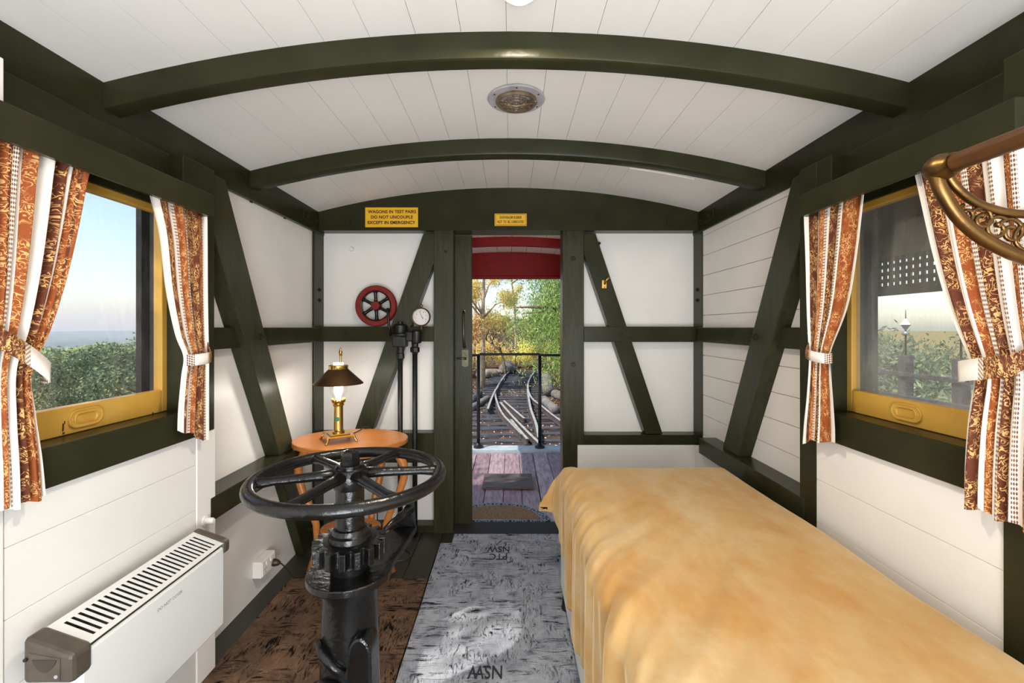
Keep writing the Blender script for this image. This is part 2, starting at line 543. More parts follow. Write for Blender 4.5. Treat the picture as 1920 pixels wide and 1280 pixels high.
def text(name, mat, parent, body, size, loc, rot, bold=0.0, align='CENTER', sx=1.0, sy=1.0, depth=0.0006, space=1.0):
    c = bpy.data.curves.new(name, 'FONT')
    c.body = body
    c.size = size
    c.align_x = align
    c.align_y = 'CENTER'
    c.offset = bold
    c.extrude = depth
    c.space_character = space
    c.resolution_u = 3
    tmp = bpy.data.objects.new('tmp_text', c)
    COL.objects.link(tmp)
    bpy.context.view_layer.update()
    me = bpy.data.meshes.new_from_object(tmp.evaluated_get(bpy.context.evaluated_depsgraph_get()))
    bpy.data.objects.remove(tmp)
    me.transform(Matrix.Diagonal((sx, sy, 1, 1)))
    o = link(name, me, mat, parent)
    o.location = Vector(loc) - off(parent)
    o.rotation_euler = rot
    return o

def pix(px, py, Y):
    """the point at depth Y that the photograph shows at px, py"""
    return Vector(((px - CX) * Y / F, Y, EYE - (py - CY) * Y / F))

def side(px, py, X):
    """the point on the side plane X that the photograph shows at px, py: (Y, z)"""
    Y = X * F / (px - CX)
    return (Y, EYE - (py - CY) * Y / F)

def ground(px, py, z):
    Y = (EYE - z) * F / (py - CY)
    return Vector(((px - CX) * Y / F, Y, z))

TRIM = [0]
def trim_name():
    TRIM[0] += 1
    return f'trim_{TRIM[0]}'

# ------------------------------------------------------------------ dimensions of the carriage
XC = -0.0125                                   # centre line
H_CANT, H_RAIL, H_WALL, H_LINE = 1.2655, 1.2375, 1.2875, 1.1775
Z_CANT, Z_EAVE, Z_APEX = 2.0, 2.14, 2.30
YB, YW = 3.028, 3.13                          # fronts of the end-wall timbers, end-wall panel
Y_REAR = -2.1
_c = H_CANT
_s = Z_APEX - Z_EAVE
R_CEIL = (_c * _c + _s * _s) / (2 * _s)
def ceil_z(x, apex=Z_APEX):
    u = x - XC
    return apex - R_CEIL + math.sqrt(max(0, R_CEIL * R_CEIL - u * u))

def bolt_mesh():
    bm = bmesh.new()
    bm_lathe(bm, [(0.017, 0), (0.017, 0.004), (0.0155, 0.005), (0.012, 0.005)], (0, 0, 0), seg=14)
    bm_lathe(bm, [(0.0105, 0.004), (0.0105, 0.014), (0.008, 0.0155), (0, 0.0155)], (0, 0, 0), seg=6)
    me = bpy.data.meshes.new('bolt')
    bm.to_mesh(me)
    bm.free()
    me.materials.append(M['green'])
    return me
BOLT = bolt_mesh()
def bolt(parent, p, axis, mat=None, s=1.0):
    o = bpy.data.objects.new('bolt', BOLT)
    COL.objects.link(o)
    o.parent = parent
    o.location = Vector(p) - off(parent)
    o.rotation_euler = Vector(axis).to_track_quat('Z', 'Y').to_euler()
    o.scale = (s, s, s)
    return o

# ------------------------------------------------------------------ ceiling
ceiling = struct(box('ceiling', 'dark_gap', None, -1.5, 1.5, Y_REAR, YB + 0.15, 2.42, 2.46))
# arched backing so that no light leaks between the boards
def arch_slab(name, mat, parent, y0, y1, x0, x1, apex, t, n=12, dz=0.0):
    xs = [x0 + (x1 - x0) * i / n for i in range(n + 1)]
    pts = [(x, ceil_z(x, apex) + dz) for x in xs] + [(x, ceil_z(x, apex) + dz + t) for x in xs[::-1]]
    return prism(name, mat, parent, pts, 'y', y0, y1)
arch_slab('backing', 'ceiling', ceiling, Y_REAR, YB + 0.15, XC - 1.42, XC + 1.42, Z_APEX, 0.03, 24, 0.012)
NB = 18
bw = 2 * (H_CANT + 0.02) / NB
for i in range(NB):
    x0 = XC - H_CANT - 0.02 + i * bw
    g = 0.0007
    b = arch_slab('board', 'ceiling', ceiling, Y_REAR, YB + 0.02, x0 + g, x0 + bw - g, Z_APEX, 0.02, 2, random.uniform(0, 0.0009))
# the small access panel screwed to the boards near the end wall
pan = arch_slab('panel', 'ceiling', ceiling, 2.52, 2.86, 0.66, 1.02, Z_APEX, 0.006, 6, -0.006)

# ribs
def rib(y0, y1, depth, label):
    n = 28
    xs = [XC - H_CANT + 2 * H_CANT * i / n for i in range(n + 1)]
    top = [(x, ceil_z(x)) for x in xs]
    bot = [(x, ceil_z(x) - depth) for x in xs]
    d = bmesh.new()
    # section with a rounded lower front edge
    sec = [(y0, 0.0), (y0, -depth + 0.012), (y0 + 0.003, -depth + 0.004), (y0 + 0.012, -depth), (y1 - 0.008, -depth), (y1, -depth + 0.008), (y1, 0.0)]
    rings = []
    for (x, z) in top:
        rings.append([d.verts.new((x, yy, z + dz)) for yy, dz in sec])
    for a, b in zip(rings, rings[1:]):
        for k in range(len(sec)):
            k2 = (k + 1) % len(sec)
            d.faces.new((a[k], a[k2], b[k2], b[k]))
    d.faces.new(rings[0])
    d.faces.new(rings[-1][::-1])
    bmesh.ops.recalc_face_normals(d, faces=list(d.faces))
    o = from_bm(trim_name(), d, 'green', None, True)
    o.data.set_sharp_from_angle(angle=0.5)
    return struct(o, label)
rib(1.429, 1.498, 0.084, 'arched green ceiling rib nearer the viewer, before the round vent')
rib(2.235, 2.310, 0.080, 'arched green ceiling rib beyond the round vent')
rib(0.40, 0.47, 0.084, 'arched green ceiling rib overhead')
rib(-0.62, -0.55, 0.084, 'arched green ceiling rib at the rear of the carriage')

# ------------------------------------------------------------------ end wall
wall_back = struct(prism('wall_back', 'white', None, [(-1.36, 0.0), (-0.50, 0.0), (-0.50, 2.05), (0.44, 2.05), (0.44, 0.0), (1.34, 0.0), (1.34, 2.2), (-1.36, 2.2)], 'y', YW, YW + 0.03))
# arched header
n = 24
xs = [XC - H_CANT + 2 * H_CANT * i / n for i in range(n + 1)]
hz = EYE + 182.2 * YB / F
header = struct(prism(trim_name(), 'green', None, [(x, ceil_z(x) + 0.005) for x in xs] + [(xs[-1], hz), (xs[0], hz)], 'y', YB, YW + 0.06, 0.003), 'arched green header beam over the doorway')
# door posts
dpl = struct(box(trim_name(), 'green_grain', None, -0.511, -0.380, YB, YW, 0, hz, 0.003), 'green door post beside the gauge pipes')
dpr = struct(box(trim_name(), 'green_grain', None, 0.348, 0.490, YB, YW + 0.055, 0, hz, 0.004), 'green door post on the bed side of the doorway')
for z in (1.83, 1.125):
    bolt(dpr, (0.418, YB, z), (0, -1, 0))
bolt(dpl, (-0.43, YB, 1.875), (0, -1, 0), s=0.6)
# corner posts
cpl = struct(box(trim_name(), 'green', None, XC - 1.36, XC - H_CANT - 0.005, YB - 0.045, YW, 0, Z_CANT + 0.02, 0.003), 'green corner post behind the lamp table')
cpr = struct(box(trim_name(), 'green', None, XC + 1.36, XC + H_CANT + 0.005, YB - 0.045, YW, 0, Z_CANT + 0.02, 0.003), 'green corner post behind the bed')
for s, p in ((-1, cpl), (1, cpr)):
    for z in (1.625, 1.555):
        bolt(p, (XC + s * (H_CANT + 0.005), YB + 0.035, z), (-s, 0, 0), s=0.8)
    # flat iron knee plate on the face of the post
    xa = XC + s * (H_CANT + 0.045)
    plate = box('bracket', 'green', p, xa, xa + s * 0.055, YB - 0.051, YB - 0.044, 1.76, 1.985, 0.002)
    for z in (1.80, 1.93):
        q = bolt(p, (xa + s * 0.028, YB - 0.05, z), (0, -1, 0), s=0.55)
    # plate on the header
    xb = XC + s * (H_CANT - 0.004)
    box('bracket', 'green', header, xb, xb - s * 0.21, YB - 0.008, YB + 0.001, 2.045, 2.10, 0.002)
    for dx in (0.03, 0.175):
        bolt(header, (xb - s * dx, YB - 0.007, 2.073), (0, -1, 0), s=0.7)
# mid rails
mrl = struct(box(trim_name(), 'green', None, XC - H_CANT - 0.01, -0.511, YB + 0.004, YW, 1.277, 1.377, 0.003), 'green middle rail of the end wall under the red wheel')
mrr = struct(box(trim_name(), 'green', None, 0.490, XC + H_CANT + 0.01, YB + 0.004, YW, 1.274, 1.377, 0.003), 'green middle rail of the end wall above the bed')
bolt(mrl, (-1.10, YB + 0.004, 1.327), (0, -1, 0))
bolt(mrl, (-0.93, YB + 0.004, 1.327), (0, -1, 0), s=0.5)
bolt(mrr, (0.732, YB + 0.002, 1.325), (0, -1, 0))
bolt(mrr, (0.80, YB + 0.002, 1.30), (0, -1, 0), s=0.5)
# lower rails and base sill
struct(box(trim_name(), 'green', None, XC - H_CANT - 0.01, -0.511, YB + 0.002, YW, 0.47, 0.668, 0.003), 'green lower rail of the end wall behind the table')
lrr = struct(box(trim_name(), 'green', None, 0.490, XC + H_CANT + 0.01, YB - 0.002, YW, 0.593, 0.656, 0.003), 'green lower rail of the end wall just above the bed')
bolt(lrr, (0.98, YB - 0.002, 0.605), (0, -1, 0), s=0.8)
struct(box(trim_name(), 'green', None, XC - H_CANT - 0.01, -0.511, YB + 0.01, YW, 0.0, 0.05, 0.003), 'green base sill of the end wall behind the table')
# diagonal braces of the end wall, halved over the rails
def brace_pts(px0, py0, px1, py1, w):
    a = pix(px0, py0, YB)
    b = pix(px1, py1, YB)
    return [(a.x, a.z), (a.x + w, a.z), (b.x + w, b.z), (b.x, b.z)]
bl = brace_pts(793.7, 437, 664.5, 806, 0.118)
brl = struct(prism(trim_name(), 'green_grain', None, [bl[0], (-0.511, bl[0][1]), (-0.511, 1.80), bl[2], bl[3]], 'y', YB + 0.005, YW, 0.003), 'green diagonal brace of the end wall behind the brass lamp')
bolt(brl, (-0.58, YB + 0.03, 1.955), (-1, 0, 0.3), s=0.7)
brr_a = pix(1094, 437, YB)
brr_b = pix(1211, 814, YB)
brr = struct(prism(trim_name(), 'green', None, [(0.49, brr_a.z), (0.568, brr_a.z), (brr_b.x + 0.115, brr_b.z), (brr_b.x, brr_b.z), (0.49, 1.865)], 'y', YB + 0.006, YW, 0.003), 'green diagonal brace of the end wall with the brass latch')
bolt(brr, (0.60, YB + 0.05, 1.94), (1, 0, 0.3), s=0.7)
# white boarding below the lower rail, on the bed side
wb = struct(box(trim_name(), 'white', None, 0.445, XC + H_CANT - 0.02, YB - 0.02, YB - 0.003, 0.0, 0.592, 0.003), 'low white boarding of the end wall behind the bed')
# white plug in the panel above the lamp
pg = pix(660, 467, YW)
plugw = lathe('wall_plug', 'white', None, [(0.016, 0), (0.016, 0.01), (0.012, 0.022), (0, 0.024)], pg, (0, -1, 0))
tag(plugw, 'small white painted screw hook above the red wheel', 'hook')

# sliding door, pushed back into its pocket behind the post
door = struct(box('door_1', 'green_grain', None, -1.0, -0.268, YW + 0.035, YW + 0.075, 0.005, hz - 0.005, 0.003))
dh = [(-0.325, YW + 0.035, 1.48), (-0.323, YW + 0.012, 1.465), (-0.322, YW - 0.008, 1.43), (-0.322, YW - 0.012, 1.36), (-0.321, YW - 0.008, 1.29), (-0.319, YW + 0.012, 1.25), (-0.318, YW + 0.035, 1.235)]
hd = tube('handle', 'green_metal', door, dh, [0.010, 0.008, 0.007, 0.007, 0.007, 0.009, 0.011], 8)
for z in (1.485, 1.232):
    lathe('handle_foot', 'green_metal', door, [(0.013, 0), (0.013, 0.003), (0.006, 0.006), (0, 0.006)], (-0.322, YW + 0.035, z), (0, -1, 0), 12)
lk = prism('lock_plate', 'green_metal', door, [(-0.338, 1.215), (-0.290, 1.215), (-0.290, 1.105), (-0.314, 1.095), (-0.338, 1.105)], 'y', YW + 0.029, YW + 0.036, 0.001)
tube('latch_lever', 'green_metal', lk, [(-0.372, YW + 0.022, 1.155), (-0.335, YW + 0.02, 1.157), (-0.305, YW + 0.022, 1.155)], [0.006, 0.007, 0.009], 8)
for z in (1.19, 1.118):
    lathe('screw', 'green_metal', lk, [(0.007, 0), (0.006, 0.003), (0, 0.0035)], (-0.313, YW + 0.029, z), (0, -1, 0), 10)
keep = box('keeper_plate', 'green_grain', dpl, -0.388, -0.379, YB + 0.02, YB + 0.06, 1.09, 1.20, 0.001)
# threshold strip
struct(box('trim_threshold', 'dark_gap', None, -0.38, 0.35, YB - 0.02, YW + 0.07, 0.0, 0.006, 0.002))
bpy.data.objects['trim_threshold'].name = trim_name()

# brass catch on the diagonal brace
ct = empty('brass_latch', pix(1134, 530, YB))
tag(ct, 'small polished brass catch screwed to the green diagonal brace', 'latch')
c0 = Vector(ct.location)
box('catch_plate', 'brass', ct, c0.x - 0.02, c0.x + 0.012, YB - 0.004, YB + 0.006, c0.z - 0.038, c0.z + 0.018, 0.002)
tube('catch_arm', 'brass', ct, [(c0.x - 0.004, YB - 0.01, c0.z - 0.01), (c0.x + 0.008, YB - 0.02, c0.z + 0.018), (c0.x + 0.026, YB - 0.022, c0.z + 0.036)], [0.006, 0.006, 0.009], 8)
for dz in (-0.03, 0.01):
    lathe('screw', 'brass_dark', ct, [(0.005, 0), (0.004, 0.002), (0, 0.0025)], (c0.x - 0.004, YB - 0.004, c0.z + dz), (0, -1, 0), 8)

# ------------------------------------------------------------------ side walls
BAY0, BAY1 = 1.07, 1.72                       # window bay
GLASS0, GLASS1, GZ0, GZ1 = 1.085, 1.633, 1.146, 1.778
def side_wall(s):
    nm = 'left' if s < 0 else 'right'
    X = lambda h: XC + s * h
    # outer boarding with the window hole
    y0, y1, z0, z1 = Y_REAR, YW + 0.03, 0.0, 2.12
    hy0, hy1, hz0, hz1 = 1.03, 1.64, 1.10, 1.82
    bm = bmesh.new()
    outer = [(y0, z0), (y1, z0), (y1, z1), (y0, z1)]
    hole = [(hy0, hz0), (hy1, hz0), (hy1, hz1), (hy0, hz1)]
    for xa in (X(H_WALL), X(H_WALL + 0.03)):
        O = [bm.verts.new((xa, a, b)) for a, b in outer]
        I = [bm.verts.new((xa, a, b)) for a, b in hole]
        for k in range(4):
            bm.faces.new((O[k], O[(k + 1) % 4], I[(k + 1) % 4], I[k]))
    bm.verts.ensure_lookup_table()
    for base in (0, 4):
        for k in range(4):
            k2 = (k + 1) % 4
            bm.faces.new((bm.verts[base + k], bm.verts[base + k2], bm.verts[8 + base + k2], bm.verts[8 + base + k]))
    bmesh.ops.recalc_face_normals(bm, faces=list(bm.faces))
    w = struct(from_bm('wall_' + nm, bm, 'white'))
    if s > 0:
        # bare horizontal boards of the far bay
        zz = 0.02
        while zz < 1.98:
            box('board', 'white', w, X(H_WALL - 0.012), X(H_WALL), 1.80, YB - 0.04, zz + 0.0012, zz + 0.1288, 0.0012, 1)
            zz += 0.13
    # lining boards of the window bay, below the sill
    zz = 0.0
    hts = [0.17, 0.17, 0.17, 0.17, 0.17, 0.115] if s < 0 else [0.155, 0.155, 0.155, 0.165, 0.165, 0.17]
    for h in hts:
        ya = Y_REAR if zz > 2 else BAY0
        box('board', 'white', w, X(H_LINE), X(H_WALL), ya, BAY1 if s < 0 else 1.731, zz + 0.0005, zz + h - 0.0005, 0.0011, 1)
        zz += h
    # lining nearer than the window
    lin0 = box('lining', 'white', w, X(H_LINE - 0.004), X(H_WALL), Y_REAR, BAY0 - 0.004, 0.0, Z_CANT, 0.003)
    # bay posts
    if s < 0:
        box('post', 'white', w, X(H_LINE - 0.004), X(H_WALL), BAY1 + 0.002, 1.83, 0.0, 0.962, 0.003)
        struct(box(trim_name(), 'green', None, X(H_LINE), X(H_WALL), 1.655, 1.83, 0.962, Z_CANT, 0.003), 'green window post beside the ochre sash over the heater')
        box('post', 'green', w, X(H_LINE - 0.006), X(H_WALL), 0.93, 1.03, 0.962, Z_CANT, 0.003)
        pb = lathe('painted_bolt', 'white', w, [(0.02, 0), (0.02, 0.006), (0.013, 0.007), (0.013, 0.03), (0.009, 0.036), (0, 0.037)], (X(H_LINE - 0.004), 1.765, 0.62), (-s, 0, 0), 12)
    else:
        struct(box(trim_name(), 'green', None, X(H_LINE - 0.002), X(H_WALL), 1.731, 1.83, 0.0, Z_CANT, 0.003), 'green window post beside the bed')
        struct(box(trim_name(), 'green', None, X(H_LINE - 0.006), X(H_WALL), 0.95, 1.071, 0.0, Z_CANT, 0.003), 'green window post beneath the brass rack')
        box('post', 'green', w, X(H_LINE + 0.002), X(H_WALL), 1.655, 1.74, 0.962, Z_CANT, 0.003)
    # window header, mid board and pelmet
    struct(box(trim_name(), 'green', None, X(H_RAIL - 0.01), X(H_WALL), 0.93, 1.743, 1.80, Z_CANT, 0.003), 'green board above the window ' + ('over the heater' if s < 0 else 'over the bed'))
    lab = 'flat green pelmet board over the window ' + ('above the heater' if s < 0 else 'above the bed')
    pel = struct(box(trim_name(), 'green', None, X(1.0875), X(1.1075), 0.967, 1.69, 1.779 if s < 0 else 1.781, 1.862, 0.003), lab)
    for ya, yb in ((0.967, 0.987), (1.67, 1.69)):
        box('return', 'green', pel, X(1.1075), X(H_RAIL - 0.01), ya, yb, 1.781, 1.862, 0.001)
    box('lid', 'green', pel, X(1.1075), X(H_RAIL - 0.01), 0.987, 1.67, 1.846, 1.862, 0.001)
    # cant rail
    cr = struct(box(trim_name(), 'green', None, X(H_CANT), X(1.37), Y_REAR, YW, Z_CANT, Z_EAVE + 0.012, 0.004), 'long green cant rail along the eaves ' + ('over the window and heater' if s < 0 else 'over the bed'))
    for yy in (2.28, 2.62):
        lathe('bolt', 'green', cr, [(0.02, 0), (0.02, -0.004), (0.013, -0.005), (0.013, -0.022), (0.0, -0.024)], (X(H_CANT + 0.035), yy, Z_CANT), (0, 0, 1), 8)
    box('bracket', 'green', cr, X(H_CANT - 0.007), X(H_CANT + 0.001), 2.80, YB, 2.045, 2.10, 0.002)
    for yy in (2.86, 2.99):
        bolt(cr, (X(H_CANT - 0.006), yy, 2.073), (-s, 0, 0), s=0.8)
    box('bracket', 'green', cr, X(H_CANT + 0.03), X(H_CANT + 0.08), 2.52, YB - 0.04, Z_CANT - 0.01, Z_CANT + 0.001, 0.002)
    # rails of the far bay
    mr = struct(box(trim_name(), 'green', None, X(H_RAIL), X(H_WALL), 1.80, YB - 0.04, 1.277, 1.371, 0.003), 'green middle rail of the side wall ' + ('beside the lamp table' if s < 0 else 'above the bed'))
    lr = struct(box(trim_name(), 'green', None, X(H_LINE - 0.006), X(H_WALL), 1.80, 2.62 if s < 0 else 2.8, 0.600, 0.694, 0.003), 'green lower rail of the side wall ' + ('above the power socket' if s < 0 else 'beside the bed'))
    # diagonal brace in the y-z plane
    bt = [(1.745, 2.0), (1.945, 2.0), (2.565, 0.694), (2.405, 0.694)] if s < 0 else [(1.735, 2.0), (1.925, 2.0), (2.56, 0.694), (2.385, 0.694)]
    br = struct(prism(trim_name(), 'green_grain', None, bt, 'x', X(H_RAIL - 0.032), X(H_WALL), 0.004), 'green diagonal brace of the side wall ' + ('beside the lamp table' if s < 0 else 'beside the bed'))
    bolt(br, (X(H_RAIL - 0.032), 2.215, 1.325), (-s, 0, 0))
    bb = [(2.455, 0.60), (2.62, 0.60), (2.93, 0.0), (2.75, 0.0)]
    b2 = struct(prism(trim_name(), 'green', None, bb, 'x', X(H_RAIL - 0.005), X(H_WALL), 0.004), 'foot of the green diagonal brace below the lower rail ' + ('by the table' if s < 0 else 'by the bed'))
    bolt(b2, (X(H_RAIL - 0.005), 2.82, 0.12), (-s, 0, 0), s=1.3)
    if s > 0:
        struct(box(trim_name(), 'white', None, X(H_RAIL - 0.005), X(H_WALL), 1.84, YB - 0.02, 0.0, 0.595, 0.003), 'low white boarding of the side wall behind the bed')
    # sill board
    struct(box(trim_name(), 'green', None, X(H_LINE - 0.02), X(H_WALL), 0.985, 1.715 if s < 0 else 1.728, 0.962, 1.067, 0.004), 'dark green sill board under the window ' + ('over the heater' if s < 0 else 'over the bed'))
    # window
    win = struct(empty('window_1' if s < 0 else 'window_2', (X(H_RAIL), 1.36, 1.07)), 'ochre painted sliding sash window ' + ('over the heater' if s < 0 else 'over the bed'))
    xs_, xe = X(H_RAIL), X(H_RAIL + 0.032)
    box('stile', 'yellow', win, xs_, xe, GLASS1, 1.698, 1.068, 1.83, 0.003)
    box('stile', 'yellow', win, xs_, xe, 1.02, GLASS0, 1.068, 1.83, 0.003)
    box('top_rail', 'yellow', win, xs_ , xe, GLASS0, GLASS1, GZ1, 1.83, 0.003)
    br_ = box('bottom_rail', 'yellow', win, xs_, xe, GLASS0, GLASS1, 1.068, GZ0, 0.003)
    pane = box('pane', 'glass_clean' if s < 0 else 'glass_dirty', win, X(H_RAIL + 0.016), X(H_RAIL + 0.019), GLASS0, GLASS1, GZ0, GZ1)
    # recessed finger pull
    yc = 1.337 if s < 0 else 1.405
    zc = 1.108
    def racetrack(hw, hh, n=8):
        pts = []
        for k in range(n + 1):
            a = -PI / 2 + PI * k / n
            pts.append((yc + hw - hh + hh * math.cos(a), zc + hh * math.sin(a)))
        for k in range(n + 1):
            a = PI / 2 + PI * k / n
            pts.append((yc - hw + hh + hh * math.cos(a), zc + hh * math.sin(a)))
        return pts
    d = off(win)
    bm = bmesh.new()
    loops = [(0.055, 0.027, 0.0005), (0.0545, 0.0265, -0.006), (0.052, 0.024, -0.007), (0.047, 0.019, -0.005), (0.037, 0.0150, -0.005), (0.0355, 0.0138, -0.0065), (0.033, 0.0118, -0.003), (0.031, 0.011, 0.016), (0.0305, 0.0105, 0.018)]
    rings = []
    for hw, hh, dx in loops:
        rings.append([bm.verts.new((xs_ + s * dx - d.x, p[0] - d.y, p[1] - d.z)) for p in racetrack(hw, hh)])
    for a, b in zip(rings, rings[1:]):
        for k in range(len(a)):
            k2 = (k + 1) % len(a)
            bm.faces.new((a[k], a[k2], b[k2], b[k]))
    bm.faces.new(rings[-1])
    bmesh.ops.recalc_face_normals(bm, faces=list(bm.faces))
    fp = from_bm('finger_pull', bm, 'yellow', win)
    if s < 0:
        fp.data.materials.append(M['brown_plastic'])
        for f in list(fp.data.polygons)[-1:]:
            f.material_index = 1
    for dy in (-0.043, 0.043):
        lathe('screw', 'yellow', fp, [(0.005, 0), (0.004, 0.002), (0, 0.0022)], (xs_ - s * 0.004, yc + dy, zc), (-s, 0, 0), 8)
    # outer jamb
    box('jamb', 'dark_gap', win, X(H_WALL - 0.018), X(H_WALL + 0.05), 1.64, 1.66, 1.08, 1.83)
    box('jamb', 'dark_gap', win, X(H_WALL - 0.018), X(H_WALL + 0.05), 1.01, 1.03, 1.08, 1.83)
    box('outer_sill', 'dark_gap', win, X(H_WALL - 0.018), X(H_WALL + 0.05), 1.03, 1.64, 1.07, 1.10)
    return w
wl_ = side_wall(-1)
wr_ = side_wall(1)
# rear wall, behind the viewer
struct(box('wall_rear', 'white', None, -1.4, 1.4, Y_REAR - 0.05, Y_REAR, 0, 2.4))
# chipped paint marks on the sash over the heater
win1 = bpy.data.objects['window_1']
for px, py, hw_, hh in ((118, 801, 0.003, 0.012), (121, 792, 0.002, 0.005), (286, 776, 0.004, 0.007), (119, 812, 0.004, 0.003)):
    yy, zz = side(px, py, XC - H_RAIL)
    prism('paint_chip', 'brown_plastic', win1, [(yy - hw_, zz - hh), (yy + hw_ * 0.6, zz - hh * 0.8), (yy + hw_, zz + hh * 0.7), (yy - hw_ * 0.5, zz + hh)], 'x', XC - H_RAIL - 0.001, XC - H_RAIL + 0.0008)
# ------------------------------------------------------------------ floor and carpets
floor = struct(box('floor', 'dark_gap', None, -1.36, 1.34, Y_REAR, YW + 0.07, -0.14, -0.012))
x = -1.30
while x < 1.28:
    box('plank', 'floor', floor, x + 0.0015, x + 0.1405, Y_REAR, YW + 0.07, -0.012, 0.0, 0.0015, 1)
    x += 0.142
def carpet(name, mat, x0, x1, y0, y1, z, label, letters):
    bm = bmesh.new()
    nx, ny = 20, 40
    g = [[bm.verts.new((x0 + (x1 - x0) * i / nx + random.uniform(-1, 1) * 0.0015 * (i in (0, nx)), y0 + (y1 - y0) * j / ny, z + 0.0015 * math.sin(i * 1.3 + j * 0.7))) for i in range(nx + 1)] for j in range(ny + 1)]
    for j in range(ny):
        for i in range(nx):
            bm.faces.new((g[j][i], g[j][i + 1], g[j + 1][i + 1], g[j + 1][i]))
    r = bmesh.ops.extrude_face_region(bm, geom=list(bm.faces))
    bmesh.ops.translate(bm, verts=[v for v in r['geom'] if isinstance(v, bmesh.types.BMVert)], vec=(0, 0, -z))
    bmesh.ops.recalc_face_normals(bm, faces=list(bm.faces))
    o = from_bm(name, bm, mat, None, False)
    tag(o, label, 'carpet')
    for tx, ty, body, sz in letters:
        l = text('lettering', 'carpet_ink', o, body, sz, (tx, ty, z + 0.002), (0, 0, PI), 0.0009, sx=0.62)
    return o
run = carpet('carpet_runner', 'carpet_runner', -0.44, 0.60, -1.8, 2.878, 0.009, 'pale grey carpet runner with dark brushstroke pattern leading to the doorway',
       [(-0.072, 2.795, 'NSW', 0.098), (-0.072, 2.705, 'PTC', 0.098), (-0.098, 1.80, 'NSW', 0.098), (-0.098, 1.712, 'PTC', 0.098)])
box('skylight_strip', 'carpet_runner', run, -0.37, 0.345, 2.885, 3.005, 0.001, 0.009, 0.002)  # pale carpet strip painted in for skylight on the floor boards
carpet('carpet', 'carpet_brown', -1.19, -0.447, -1.8, 2.47, 0.010, 'dark brown carpet piece under the brake wheel stand', [])

